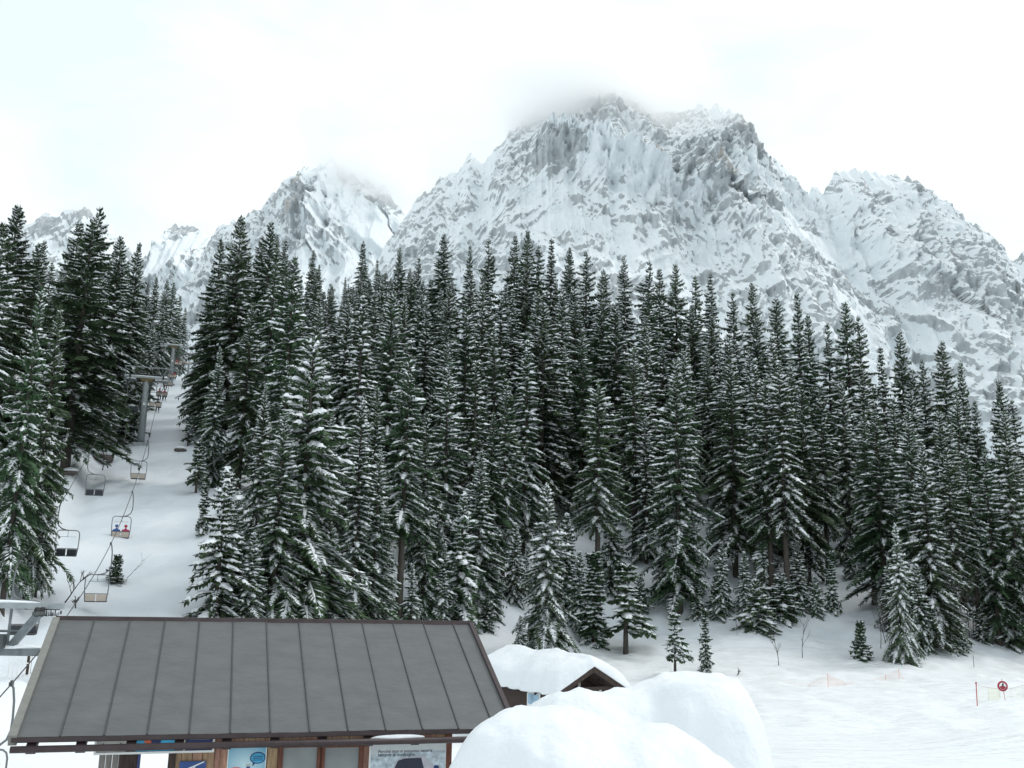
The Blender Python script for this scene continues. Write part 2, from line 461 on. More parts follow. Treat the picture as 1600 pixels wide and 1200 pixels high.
def mountain(crest, Y0, zbase, cot, seed, ncol, nrow, spurs=(), faces=(), snowy=(), tilt=0.5, rough=1.0, jag=1.0, ocr=()):
    """a mountain front: every crest corner is (photo px, photo py); spurs stand forward of the face.
    spurs: (polyline in photo px, half width m, height m); faces: bare walls (cx, cy, rx, ry); snowy: smooth snow fields"""
    crest = np.array(crest, float)
    px = np.linspace(crest[0, 0], crest[-1, 0], ncol)
    py = np.interp(px, crest[:, 0], crest[:, 1])
    sc = Y0 / F                                                      # metres per photo pixel
    py = py - jag * (8.5 * (ridged(px / 26, px * 0 + seed, 4, seed) - 0.9) + 2.0 * fbm(px / 5, px * 0 + seed, 3, seed + 3))
    top = np.array([P(a, b, Y0) for a, b in zip(px, py)])
    v = np.linspace(0, 1, nrow)[:, None]
    Xc = top[None, :, 0]; Zc = top[None, :, 2]
    zb = zbase if np.isscalar(zbase) else np.interp(px, [p[0] for p in zbase], [p[1] for p in zbase])[None, :]
    Z = Zc + (zb - Zc) * v; X = np.broadcast_to(Xc, Z.shape).copy()
    Y = Y0 - (Zc - Z) * cot
    # picture-like coordinates on the face for placing spurs, walls and snow fields
    qx = np.broadcast_to(px[None, :], Z.shape); qy = py[None, :] + (Zc - Z) / sc
    # ribs and gullies
    wx = X + 60 * fbm(X / 260, Z / 260, 3, seed + 40); wz = Z + 60 * fbm(X / 260, Z / 260, 3, seed + 50)
    ca, sa = math.cos(tilt), math.sin(tilt)
    a = wx * ca + wz * sa; b = -wx * sa + wz * ca
    r1 = ribs(a / 300, b / 900, 4, seed + 1, 0.45)
    a2 = wx * ca - wz * sa * 0.9; b2 = wx * sa + wz * ca
    r2 = ribs(a2 / 120, b2 / 520, 4, seed + 2, 0.45)
    gul = np.maximum(1 - smooth(.30, .52, r1), 0.9 * (1 - smooth(.26, .46, r2)))
    rel = 150 * (r1 - 0.6) + 80 * (r2 - 0.6)
    fine = 34 * (ribs((X + 22 * fbm(X / 90, Z / 90, 2, seed + 44)) / 38, Z / 150, 3, seed + 3, 0.5) - 0.6) + 9 * (ribs(X / 12, Z / 30, 3, seed + 5, 0.5) - 0.6)
    rel += fine * (1 - 0.75 * gul)
    # ledges of the bedding
    ph = (Z + 0.3 * X + 30 * fbm(X / 150, Z / 150, 4, seed + 6)) / 42.0
    saw = ph - np.floor(ph)
    rel += 15 * (np.where(saw < 0.72, saw / 0.72, (1 - saw) / 0.28) - 0.5) * smooth(-0.5, 0.6, fbm(X / 200, Z / 200, 2, seed + 8))
    rel *= 0.75 * rough
    damp = np.ones(Z.shape); bare = np.zeros(Z.shape); och = np.zeros(Z.shape); add = np.zeros(Z.shape)
    for pl, hw, hh in spurs:
        d, t, sd_ = seg_dist(qx + 6 * fbm(qx / 40, qy / 40, 3, seed + 60), qy + 6 * fbm(qx / 40, qy / 40, 3, seed + 61), pl)
        d = d * sc
        fall = np.where(sd_ > 0, np.clip(1 - d / hw, 0, 1), np.clip(1 - d / (hw * 0.45), 0, 1))
        add = np.maximum(add, hh * fall * smooth(0, 0.12, t + 0.03))
    for cx, cy, rx, ry, k in faces:
        rr_ = np.hypot((qx - cx) / rx, (qy - cy) / ry) + 0.35 * fbm(qx / 22, qy / 22, 4, seed + 70)
        bare = np.maximum(bare, k * (1 - smooth(0.6, 1.0, rr_)))
    for cx, cy, rx, ry, k in ocr:
        rr_ = np.hypot((qx - cx) / rx, (qy - cy) / ry) + 0.5 * fbm(qx / 9, qy / 30, 4, seed + 75)
        och = np.maximum(och, k * (1 - smooth(0.5, 1.0, rr_))); bare = np.maximum(bare, 1.2 * k * (1 - smooth(0.5, 1.0, rr_)))
    for pl, hw, k in snowy:
        d, t, _ = seg_dist(qx + 9 * fbm(qx / 30, qy / 30, 3, seed + 80), qy, pl)
        f = k * (1 - smooth(0.5, 1.0, d / hw)); damp = np.minimum(damp, 1 - 0.8 * f); bare = bare - 1.1 * f
    rel = rel * damp + add * (0.8 + 0.35 * fbm(qx / 14, qy / 30, 4, seed + 90))
    rel = rel * (0.04 + 0.96 * smooth(0, 0.16, v))
    Y = Y - rel
    # bare rock: where the face is steeper than its surroundings, in broken streaks along the ribs
    dz = np.gradient(Z, axis=0); fl = -np.gradient(Y, axis=0) / np.where(np.abs(dz) < .05, -.05, dz) * -1
    steep = 1 / (1 + np.clip(fl, -1.5, 3) ** 2 * np.sign(np.clip(fl, 0, 3)))
    k = np.cumsum(np.cumsum(np.pad(steep, ((13, 12), (13, 12)), mode='edge'), 0), 1); loc = (k[25:, 25:] - k[:-25, 25:] - k[25:, :-25] + k[:-25, :-25]) / 625.0
    loc = np.pad(loc, ((0, Z.shape[0] - loc.shape[0]), (0, Z.shape[1] - loc.shape[1])), mode='edge')
    st1 = ribs((X * .8 + Z * .6) / 19, (X * -.6 + Z * .8) / 120, 4, seed + 101, .6)
    st2 = ribs((X * .8 - Z * .6) / 17, (X * .6 + Z * .8) / 110, 4, seed + 111, .6)
    st = np.where(noise2(X / 240, Z / 240, seed + 120) > 0, st1, st2)
    val = 1.1 * (steep - loc) + 0.35 * (steep - .5) + 1.0 * (st - .62) + 0.50 * fbm(X / 130, Z / 130, 4, seed + 130) + 0.24 * fbm(X / 9, Z / 14, 3, seed + 140) - 0.30 * gul + 0.06 + 0.75 * bare + .16 * (1 - smooth(0, .10, v))
    rock = smooth(ROCK_AT - .17, ROCK_AT + .19, val)
    # far side of the crest
    back = [np.stack([X[0], Y[0] + dy, Z[0] - dz], -1) for dy, dz in ((700, 900), (160, 180), (30, 24))]
    V = np.concatenate([np.stack(back), np.stack([X, Y, Z], -1)], 0)
    nr = V.shape[0]; ii = np.arange(nr * ncol).reshape(nr, ncol)
    Qm = np.stack([ii[:-1, :-1], ii[1:, :-1], ii[1:, 1:], ii[:-1, 1:]], -1).reshape(-1, 4)
    me = mesh_from("mountain", V.reshape(-1, 3), Qm, [M['mountain']], smooth_shade=True)
    for nm, ar in (("bare", rock), ("ochre", och)):
        A = np.concatenate([np.zeros((3, ncol)), ar], 0)
        q = me.attributes.new(nm, 'FLOAT', 'POINT'); q.data.foreach_set("value", A.ravel().astype(np.float32))
    o = link("mountain", me); tag(o, kind="structure")
    return o


mountain([(560, 440), (620, 360), (640, 328), (655, 312), (690, 277), (715, 272), (733, 243), (752, 252), (765, 242), (800, 205), (830, 176), (868, 150),
          (905, 138), (945, 128), (985, 142), (1020, 166), (1045, 180), (1072, 168), (1100, 166), (1130, 167), (1155, 182), (1180, 212),
          (1200, 243), (1225, 262), (1245, 287), (1262, 303), (1275, 290), (1287, 303), (1300, 278), (1318, 260), (1350, 270), (1390, 270),
          (1430, 282), (1455, 302), (1480, 327), (1492, 347), (1520, 354), (1545, 362), (1560, 387), (1580, 411), (1592, 404), (1610, 384), (1660, 350), (1720, 380)],
         2300, [(560, 300), (1100, 280), (1720, 60)], 0.92, 3, 900, 470,
         spurs=[([(848, 258), (880, 305), (930, 355), (985, 392), (1060, 420)], 130, 140), ([(1150, 185), (1140, 260), (1075, 300), (1010, 420)], 200, 95),
                ([(1205, 300), (1270, 400), (1330, 520)], 190, 85), ([(940, 190), (900, 250), (862, 290)], 130, 50), ([(1400, 290), (1370, 380), (1430, 520)], 170, 60)],
         faces=[(858, 338, 55, 40, 1.0), (730, 380, 26, 50, 0.9), (1045, 380, 45, 50, 0.7), (1130, 400, 30, 45, 0.9), (1165, 260, 38, 40, 0.6), (1160, 400, 20, 60, 0.8), (1340, 330, 20, 30, .5)],
         ocr=[(993, 335, 9, 42, 0.9), (1092, 345, 12, 28, 0.6), (1146, 248, 12, 20, 0.5), (1085, 395, 14, 18, 0.5)],
         snowy=[([(855, 268), (905, 330), (985, 385)], 17, 0.8), ([(1225, 330), (1260, 420), (1330, 520)], 34, 0.55), ([(1380, 360), (1330, 430)], 26, 0.5),
                ([(1450, 420), (1500, 560)], 50, 0.35), ([(1160, 480), (1240, 470)], 40, 0.7), ([(770, 240), (762, 300)], 10, 0.7)], tilt=0.55)
mountain([(300, 430), (330, 372), (350, 350), (385, 342), (420, 312), (455, 276), (470, 266), (500, 260), (518, 250), (526, 244), (545, 272), (580, 290), (605, 294),
          (622, 318), (640, 348), (680, 400), (740, 470)],
         2650, 330, 0.88, 9, 420, 270,
         spurs=[([(474, 268), (492, 320), (505, 350), (520, 410)], 150, 115), ([(526, 248), (560, 300), (600, 350)], 110, 60)],
         faces=[(500, 385, 26, 45, 1.1), (482, 310, 20, 34, 1.0), (430, 330, 24, 24, 0.7), (545, 285, 22, 26, 0.9), (612, 330, 22, 34, 0.6)],
         ocr=[(488, 375, 16, 26, 0.55), (478, 310, 8, 20, 0.4)],
         snowy=[([(500, 275), (560, 350), (610, 410)], 30, 0.85), ([(535, 390), (620, 420)], 26, 0.9)], tilt=-0.5)
mountain([(-60, 380), (20, 352), (48, 342), (66, 334), (84, 334), (115, 330), (130, 326), (150, 338), (172, 352), (190, 378), (215, 398), (242, 408), (255, 380), (272, 355), (300, 357), (316, 354),
          (322, 370), (332, 374), (350, 360), (400, 420)],
         3100, 380, 0.88, 15, 460, 190, spurs=[([(275, 358), (262, 400), (245, 420)], 90, 60), ([(340, 372), (335, 420), (320, 470)], 110, 90)],
         faces=[(80, 365, 30, 25, 0.6), (285, 370, 24, 16, 0.8)],
         snowy=[([(326, 376), (300, 410), (280, 440), (270, 470)], 20, 1.0), ([(245, 405), (240, 420)], 14, 1.0)], tilt=0.3, jag=0.9)




def cloud(c, r_, dens, seed, thr=(0.42, 0.66), scale=1.6):
    """mist hanging round a summit: an uneven body of cloud"""
    m = bpy.data.materials.new("cloud"); m.use_nodes = True
    t = m.node_tree; t.nodes.remove(t.nodes['Principled BSDF']); o = t.nodes['Material Output']; l = t.links.new
    v = t.nodes.new('ShaderNodeVolumePrincipled'); v.inputs['Color'].default_value = (1.0, 1.0, 1.0, 1); v.inputs['Anisotropy'].default_value = 0.68
    tcn = t.nodes.new('ShaderNodeTexCoord')
    n = t.nodes.new('ShaderNodeTexNoise'); n.inputs['Scale'].default_value = scale; n.inputs['Detail'].default_value = 5; n.inputs['Roughness'].default_value = 0.6
    mpn = t.nodes.new('ShaderNodeMapping'); mpn.inputs['Location'].default_value = (seed, seed * 2.3, 0)
    l(tcn.outputs['Object'], mpn.inputs['Vector']); l(mpn.outputs['Vector'], n.inputs['Vector'])
    ln = t.nodes.new('ShaderNodeVectorMath'); ln.operation = 'LENGTH'; l(tcn.outputs['Object'], ln.inputs[0])
    fo = t.nodes.new('ShaderNodeMapRange'); fo.inputs[1].default_value = 1.0; fo.inputs[2].default_value = 0.45; fo.inputs[3].default_value = 0; fo.inputs[4].default_value = 1; fo.interpolation_type = 'SMOOTHSTEP'
    l(ln.outputs['Value'], fo.inputs['Value'])
    th = t.nodes.new('ShaderNodeMapRange'); th.inputs[1].default_value = thr[0]; th.inputs[2].default_value = thr[1]; th.interpolation_type = 'SMOOTHSTEP'
    l(n.outputs['Fac'], th.inputs['Value'])
    mu = t.nodes.new('ShaderNodeMath'); mu.operation = 'MULTIPLY'; l(fo.outputs[0], mu.inputs[0]); l(th.outputs[0], mu.inputs[1])
    m2 = t.nodes.new('ShaderNodeMath'); m2.operation = 'MULTIPLY'; m2.inputs[1].default_value = dens; l(mu.outputs[0], m2.inputs[0]); l(m2.outputs[0], v.inputs['Density'])
    l(v.outputs['Volume'], o.inputs['Volume'])
    bm = bmesh.new(); bmesh.ops.create_icosphere(bm, subdivisions=3, radius=1.0)
    me = bpy.data.meshes.new("cloud"); bm.to_mesh(me); bm.free(); me.materials.append(m)
    ob = link("cloud", me); ob.location = c; ob.scale = r_; tag(ob, kind="stuff")
    return ob


cloud(P(885, 124, 2150), (410, 260, 150), 0.018, 1.0, (0.30, 0.58))
cloud(P(592, 266, 2540), (190, 180, 110), 0.021, 4.0, (.36, .6))
cloud(P(1000, 190, 2120), (420, 200, 90), 0.003, 11.0, (.3, .6), 1.3)
cloud(P(110, 318, 3060), (190, 160, 60), 0.008, 7.0)

# ------------------------------------------------------------------ spruces
def cross_h(d):
    """horizontal perpendicular of directions (n,3)"""
    p = np.stack([-d[:, 1], d[:, 0], 0 * d[:, 0]], -1)
    return p / np.maximum(np.linalg.norm(p, axis=1, keepdims=True), 1e-6)


def make_spruce(seed, H, Rb, cs, dens=1.0, snow=1.0, droop=1.0, ragged=0.2, step=0.52, per=6, tip_up=1.0, lean=0.0, trunk_r=None):
    g = np.random.default_rng(seed)
    crown_v, crown_t, snow_v, snow_t = [], [], [], []
    nc = [0]; ns = [0]
    def addc(V, T): crown_v.append(V); crown_t.append(T + nc[0]); nc[0] += len(V)
    def adds(V, T): snow_v.append(V); snow_t.append(T + ns[0]); ns[0] += len(V)
    def diamonds(base, d, l, w, tilt=0.0):
        """leaf-like sprays (n): base point, unit direction, length, half width"""
        perp = cross_h(d); perp[:, 2] += tilt
        mid = base + d * (l * 0.45)[:, None]; tip = base + d * l[:, None]
        n = len(base); V = np.stack([base, mid + perp * w[:, None], tip, mid - perp * w[:, None]], 1).reshape(-1, 3)
        k = np.arange(n) * 4
        T = np.concatenate([np.stack([k, k + 1, k + 2], -1), np.stack([k, k + 2, k + 3], -1)])
        return V, T
    def tents(base, d, l, w, h):
        perp = cross_h(d)
        mid = base + d * (l * 0.5)[:, None]; tip = base + d * l[:, None]
        up = np.zeros_like(mid); up[:, 2] = h
        n = len(base)
        V = np.stack([base, mid + perp * w[:, None], tip, mid - perp * w[:, None], mid + up], 1).reshape(-1, 3)
        k = np.arange(n) * 5
        T = np.concatenate([np.stack([k + a, k + b, k + 4], -1) for a, b in ((0, 3), (3, 2), (2, 1), (1, 0))])
        return V, T
    z = H * cs; zs = []
    while z < H * 0.985:
        zs.append(z); z += step * (0.55 + 0.75 * (1 - (z / H)) ** 0.7) * g.uniform(0.8, 1.2)
    sect = g.uniform(1 - ragged, 1 + ragged * 0.6, 12)
    for z in zs:
        fr = (z - H * cs) / (H * (1 - cs))
        Lz = Rb * max(1 - fr, 0.0) ** 0.74 * (0.76 + 0.24 * min(1, fr / 0.13)) * (1 + ragged * 0.8 * float(noise2(z * 0.35 * 25 / H, seed * 3.7, 2)))
        n = max(3, int(round(per * dens * (0.75 + 0.25 * (1 - fr)) + g.uniform(-0.8, 0.8))))
        off = g.uniform(0, 6.28)
        for j in range(n):
            if g.random() < ragged * 0.35: continue
            az = off + 6.283 * j / n + g.uniform(-0.35, 0.35)
            Lb = max(0.28, Lz * g.uniform(0.55, 1.16) * sect[int((az % 6.283) / 6.284 * 12)])
            hd = np.array([math.cos(az), math.sin(az), 0])
            a0 = (0.62 * fr ** 1.8 - 0.42 * droop * (1 - fr)) + g.uniform(-0.12, 0.12)
            b0 = (0.46 * droop * (1 - 0.35 * fr)); c0 = 0.24 * tip_up
            zz = z + g.uniform(-0.2, 0.2) * step
            bx = lean * zz
            def pt(t):
                t = np.asarray(t, float)
                r_ = Lb * t * (1 - 0.06 * t)
                return np.stack([hd[0] * r_ + bx, hd[1] * r_, zz + Lb * (a0 * t - b0 * t * t + c0 * t ** 3)], -1)
            # side sprays
            nt_ = int(6 + Lb * 9.0 * dens)
            t = np.linspace(0.14, 0.97, nt_) + g.uniform(-0.02, 0.02, nt_)
            t = np.concatenate([t, t + g.uniform(-0.03, 0.03, nt_)]); sgn = np.repeat([1, -1], nt_)
            ang = az + sgn * (0.95 - 0.45 * t + g.uniform(-0.15, 0.15, 2 * nt_))
            l_ = (0.40 * Lb * np.clip(1 - t, 0, 1) ** 0.75 * np.minimum(1, t / 0.22) + 0.16) * g.uniform(0.75, 1.2, 2 * nt_)
            d = np.stack([np.cos(ang), np.sin(ang), -g.uniform(0.10, 0.55, 2 * nt_) * droop], -1); d /= np.linalg.norm(d, axis=1, keepdims=True)
            base = pt(t)
            wd = (0.042 + 0.088 * l_) * g.uniform(0.8, 1.2, 2 * nt_)
            addc(*diamonds(base, d, l_, wd, g.uniform(-0.5, 0.5)))
            # hanging sprays
            nh = int(3 + Lb * 4.6 * dens)
            th = g.uniform(0.15, 0.98, nh); bh = pt(th)
            dh = np.stack([hd[0] * 0.3 + g.uniform(-0.5, 0.5, nh), hd[1] * 0.3 + g.uniform(-0.5, 0.5, nh), -np.ones(nh)], -1); dh /= np.linalg.norm(dh, axis=1, keepdims=True)
            addc(*diamonds(bh, dh, g.uniform(0.25, 0.55, nh) * min(1.0, 0.4 + Lb * 0.4), g.uniform(0.07, 0.13, nh), 0))
            addc(*diamonds(pt([0.8]), (pt([1.0]) - pt([0.8])) / Lb * 5, np.array([0.25 * Lb + 0.1]), np.array([0.08])))
            # snow lying along the branch
            sn = snow * g.uniform(0.35, 1.25)
            if sn > 0.42:
                ks = max(3, int(Lb / 0.3)); ts = np.linspace(0.10 + 0.2 * g.random(), 1.0, ks + 1)
                c = pt(ts); c[:, 2] += 0.01
                pr = np.array([-hd[1], hd[0], 0])
                wv = (0.05 + 0.13 * np.sin(np.pi * np.clip(ts, 0, 1)) * min(1.25, 0.5 + 0.4 * Lb)) * g.uniform(0.35, 1.3, ks + 1) * sn
                gap = g.random(ks + 1) < 0.28; wv[gap] = 0.0; wv[0] = 0; wv[-1] *= 0.6
                hv = np.minimum(0.24, wv * g.uniform(0.7, 1.25, ks + 1))
                V = np.stack([c - pr * wv[:, None] - [0, 0, 0.03], c - pr * (0.55 * wv)[:, None] + hv[:, None] * [0, 0, 1], c + pr * (0.55 * wv)[:, None] + hv[:, None] * [0, 0, 1], c + pr * wv[:, None] - [0, 0, 0.03]], 1)
                T = []
                for q in range(ks):
                    if wv[q] == 0 and wv[q + 1] == 0: continue
                    for e in range(3):
                        a_, b_ = q * 4 + e, q * 4 + e + 1
                        T += [(a_, a_ + 4, b_ + 4), (a_, b_ + 4, b_)]
                if T: adds(V.reshape(-1, 3), np.array(T))
                sel = g.random(2 * nt_) < 0.60 * sn
                if sel.any():
                    bs = base[sel] + d[sel] * (l_[sel] * 0.1)[:, None]; bs[:, 2] += 0.025
                    adds(*tents(bs, d[sel], l_[sel] * 0.62, wd[sel] * 0.75, 0.035 + 0.03 * sn))
    # leader
    k = 6; b = np.repeat([[lean * H, 0, H * 0.965]], k, 0); aa = np.linspace(0, 6.28, k, endpoint=False)
    d = np.stack([0.4 * np.cos(aa), 0.4 * np.sin(aa), np.ones(k)], -1); d /= np.linalg.norm(d, axis=1, keepdims=True)
    addc(*diamonds(b, d, np.full(k, 0.035 * H), np.full(k, 0.05)))
    cm = mesh_from("crown", np.concatenate(crown_v), np.concatenate(crown_t), [M['needles']])
    sm = mesh_from("snow_load", np.concatenate(snow_v), np.concatenate(snow_t), [M['treesnow']])
    tb = MB(); r0 = trunk_r or 0.0125 * H + 0.02
    tb.tube([(lean * z_, 0, z_) for z_ in (-0.6, 0, H * .03, H * .3, H * .6, H * .85, H)], [r0 * 1.35, r0 * 1.25, r0, r0 * .78, r0 * .5, r0 * .22, 0.01], 7)
    tm = bpy.data.meshes.new("trunk"); tm.from_pydata(tb.v, [], tb.f); tm.materials.append(M['bark'])
    tm.polygons.foreach_set("use_smooth", np.ones(len(tb.f), bool))
    return dict(crown=cm, snow=sm, trunk=tm, H=H)


#            H   Rb   cs
SPEC = {
    'full': dict(H=25, Rb=5.77, cs=.05, dens=1.0, snow=1.09), 'full2': dict(H=25, Rb=5.44, cs=.10, dens=1.0, snow=0.98, ragged=.28),
    'slender': dict(H=25, Rb=3.96, cs=.10, snow=1.03), 'slender2': dict(H=25, Rb=3.64, cs=.16, snow=1.21, ragged=.3),
    'bare': dict(H=25, Rb=4.46, cs=.36, snow=0.98, ragged=.3), 'bare2': dict(H=25, Rb=3.96, cs=.30, snow=0.80, ragged=.4, dens=.85),
    'laden': dict(H=20, Rb=5.94, cs=.03, snow=1.55, droop=1.15, ragged=.25), 'dark': dict(H=25, Rb=4.95, cs=.14, snow=0.71, ragged=.3),
    'ragged': dict(H=25, Rb=4.78, cs=.08, snow=1.15, ragged=.5, dens=.9),
    'full3': dict(H=25, Rb=5.6, cs=.06, dens=1.0, snow=1.25, ragged=.3, lean=.012, droop=1.15), 'full4': dict(H=25, Rb=4.5, cs=.12, snow=0.95, ragged=.42, lean=-.015, droop=1.2),
    'ragged2': dict(H=25, Rb=4.9, cs=.16, snow=1.05, ragged=.6, dens=.85, lean=.02), 'slender3': dict(H=25, Rb=3.6, cs=.08, snow=1.3, ragged=.35, droop=1.2),
    'young': dict(H=11, Rb=3.13, cs=.02, snow=1.26, step=.34, per=6), 'young2': dict(H=11, Rb=2.80, cs=.07, snow=1.44, step=.36, ragged=.35),
    'bushy': dict(H=5.5, Rb=2.64, cs=.02, snow=1.03, step=.26, per=6, droop=.8), 'sapling': dict(H=5, Rb=0.95, cs=.30, snow=0.92, step=.24, ragged=.5, per=5, dens=.9),
    'littlefir': dict(H=3.3, Rb=1.15, cs=.03, snow=0.63, step=.2, per=6, droop=.5, trunk_r=.05), 'column': dict(H=6, Rb=1.0, cs=.04, snow=0.92, step=.24, ragged=.4),
}
ADJ = {'full': 'broad dense', 'full2': 'broad uneven', 'slender': 'slender even', 'slender2': 'narrow snowy', 'bare': 'bare-trunked', 'bare2': 'thin bare-trunked',
       'full3': 'wide drooping', 'full4': 'gappy drooping', 'ragged2': 'leaning ragged', 'slender3': 'slim drooping',
       'laden': 'heavily snow-laden', 'dark': 'dark little-snowed', 'ragged': 'ragged gappy', 'young': 'young bushy', 'young2': 'young snow-laden', 'bushy': 'small round',
       'sapling': 'thin sapling', 'littlefir': 'little', 'column': 'narrow young'}
PROTO = {k: make_spruce(100 + i, **v) for i, (k, v) in enumerate(SPEC.items())}
TREES = []
print('PROTO TRIS', sum(len(p[k].polygons) for p in PROTO.values() for k in ('crown', 'snow', 'trunk')))
SPRUCE_GROUP = "snow dusted spruces of the hillside forest"


def plant(kind, x, y, h, label=None, wide=1.0, sink=0.25):
    pr = PROTO[kind]; s = h / pr['H']; z = float(ground(x, y)) - sink
    e = empty("spruce_tree", (x, y, z), random.uniform(0, 6.28)); e.scale = (s * wide, s * wide, s)
    for nm, k in (("trunk", 'trunk'), ("crown", 'crown'), ("snow_load", 'snow')): link(nm, pr[k], e)
    tag(e, label, "spruce", SPRUCE_GROUP)
    TREES.append(dict(o=e, kind=kind, x=x, y=y, h=h, label=label, z=z, r=SPEC[kind]['Rb'] * s * wide))
    return e


def plant_base(kind, px, ytop, ybase, label=None, wide=1.0, dx=0):
    """a tree whose foot shows: it stands where the ground is met there"""
    p = hit(px, ybase); top = P(px + dx, ytop, p[1])
    return plant(kind, p[0], p[1], max(1.5, top[2] - float(ground(p[0], p[1])) + .2), label, wide)


def plant_top(kind, px, ytop, Yw, label=None, wide=1.0, hr=(15, 30)):
    """a tree whose top shows, standing about Yw metres away"""
    best = None
    for Y in np.arange(Yw - 14, Yw + 14.1, 2.0):
        p = P(px, ytop, Y); h = p[2] - float(ground(p[0], Y)) + .25
        c = abs(Y - Yw) * 0.12 + max(0, hr[0] - h) * 2 + max(0, h - hr[1]) * 2
        if best is None or c < best[0]: best = (c, p[0], Y, h)
    _, x, Y, h = best
    return plant(kind, x, Y, float(np.clip(h, 8, 33)), label, wide)


# trees that can be told apart, from the front: kind, px, top, foot
B_ = plant_base; T_ = plant_top
B_('laden', 462, 520, 985, "big spruce loaded with thick snow pillows behind the grey roof, widest of the front trees", 1.0)
B_('young2', 335, 730, 975, "young pale snow-dusted spruce at the foot of the lift track's right edge", 1.25)
B_('young', 385, 830, 985, "short bushy spruce just right of the pale young one by the lift track", 1.0)
B_('slender2', 548, 615, 985, "narrow snowy spruce between the thick laden one and the tall bare trunk", 1.05)
B_('bare', 622, 550, 982, "tall spruce with long pale bare trunk standing behind the grey roof's right half", 1.05)
B_('bare2', 655, 640, 978, "thin dark-stemmed spruce close beside the pale bare trunk", .9)
B_('young2', 718, 772, 982, "young snow-laden spruce above the right end of the grey roof ridge", 1.1)
B_('bare2', 785, 590, 905, "spruce on a thin black trunk with open snow behind it, right of the roof", .9)
B_('laden', 852, 752, 1030, "stout young spruce with stepped snowy boughs behind the snow-covered hut", .85)
B_('young', 812, 960, 1035, "low spreading spruce at the left foot of the stout stepped one", 1.0)
B_('bare2', 735, 560, 900, None, 1.0)
B_('column', 928, 862, 1008, "small spruce with short dark trunk up the bank from the hut gable", 1.7)
B_('sapling', 978, 880, 1022, "lopsided small spruce on a leaning stem right of the hut gable", 2.0)
B_('bare', 934, 590, 945, "tall spruce with grey bare trunk rising above the snowy hut", 1.1)
B_('young', 955, 770, 925, None, .9)
B_('bare2', 992, 540, 872, "spruce on a thick dark trunk at the top of the snowy chute", 1.1)
B_('full2', 1062, 560, 958, "tall full spruce with pale stepped boughs right of the snowy chute", .92)
B_('sapling', 1055, 957, 1050, "tiny top-heavy spruce on a thin bare stem left of the narrow one", 1.5)
B_('column', 1103, 950, 1050, "narrow green young spruce standing right at the big snow heap", 1.0)
B_('column', 1090, 890, 968, None, 1.3)
B_('young', 1130, 845, 962, "small frosted spruce on the bank above the narrow green one", .8)
B_('bushy', 1182, 905, 985, "round bushy small spruce half up the open bank", 1.3)
B_('young', 1165, 860, 958, None, .9)
B_('bare2', 1207, 590, 948, "spruce on a thin slanting grey trunk above the open bank", 1.0)
B_('bare', 1232, 570, 962, "spruce with a long grey trunk right of the thin slanting one", 1.0)
B_('bushy', 1222, 895, 968, "low snow-filled bush of spruce at the feet of two bare trunks", 1.4)
B_('bushy', 1275, 900, 962, None, .8)
B_('column', 1302, 860, 958, "small dark spruce at the left lip of the open snow gap", 1.1)
B_('littlefir', 1347, 972, 1033, "little dark green spruce standing alone on the open snow", 1.05)
B_('bare2', 1295, 600, 915, None, 1.0)
B_('bare', 1367, 640, 945, "spruce with twin-looking bare trunk at the right lip of the snow gap", 1.0)
B_('laden', 1412, 815, 1035, "snow-striped pointed spruce, foremost tree of the right wood edge", .62)
B_('full', 1462, 690, 1012, "dark wide spruce just behind the snow-striped foremost one", .85)
B_('young', 1440, 880, 1018, None, .8)
B_('bare2', 1500, 700, 998, "grey spruce with dead lower twigs between two dark full ones", 1.0)
B_('bare2', 1532, 690, 1000, None, .9)
B_('dark', 1562, 700, 1008, "broad dark spruce reaching the snow at the right picture edge", .95)
B_('full', 1600, 640, 1010, "spruce cut by the right picture edge at the snow field", .9)
B_('bushy', 1535, 950, 1004, "knee-high snowy spruce under the right wood edge", .8)
B_('bushy', 1425, 975, 1030, None, .6)
B_('full2', 395, 600, 880, None, .8); B_('bare2', 430, 560, 850, None, .8); B_('young2', 362, 770, 905, None, 1.0); B_('ragged', 505, 640, 900, None, .9); B_('slender', 575, 600, 905, None, 1.0)
B_('ragged', 690, 560, 900, None, 1.0); B_('young2', 745, 820, 930, None, 1.0); B_('young', 885, 800, 950, None, 1.0); B_('ragged', 1010, 640, 880, None, .9); B_('young2', 1040, 830, 925, None, .9)
B_('young2', 1195, 800, 940, None, .9); B_('dark', 1150, 560, 900, None, 1.0); B_('dark', 1265, 600, 920, None, 1.0); B_('ragged', 1330, 590, 880, None, .9); B_('full2', 1490, 640, 960, None, .9)
for i, (k_, px_, t_, b_) in enumerate((('full2', 422, 640, 985), ('young', 505, 800, 990), ('ragged', 580, 700, 990), ('young2', 600, 830, 990), ('dark', 660, 760, 985), ('young2', 690, 850, 985), ('full', 745, 700, 962), ('young', 770, 880, 965),
        ('young2', 640, 880, 992), ('bushy', 760, 930, 985), ('young', 905, 860, 985), ('bushy', 1000, 900, 955), ('young2', 1085, 800, 930), ('bushy', 1120, 900, 965), ('young', 1250, 850, 955), ('bushy', 1195, 930, 985),
        ('young', 1395, 870, 985), ('young2', 1480, 860, 1005), ('bushy', 1580, 930, 1010), ('young', 1330, 840, 905), ('dark', 1385, 640, 960), ('full2', 1440, 640, 985))):
    B_(k_, px_, t_, b_, None, (1.0, .9, 1.1)[i % 3])
B_('young', 803, 815, 942, None, .9); B_('bushy', 770, 895, 955, None, 1.0); B_('young2', 822, 850, 935, None, .9); B_('dark', 765, 640, 905, None, .9); B_('bushy', 1030, 900, 930, None, .7)
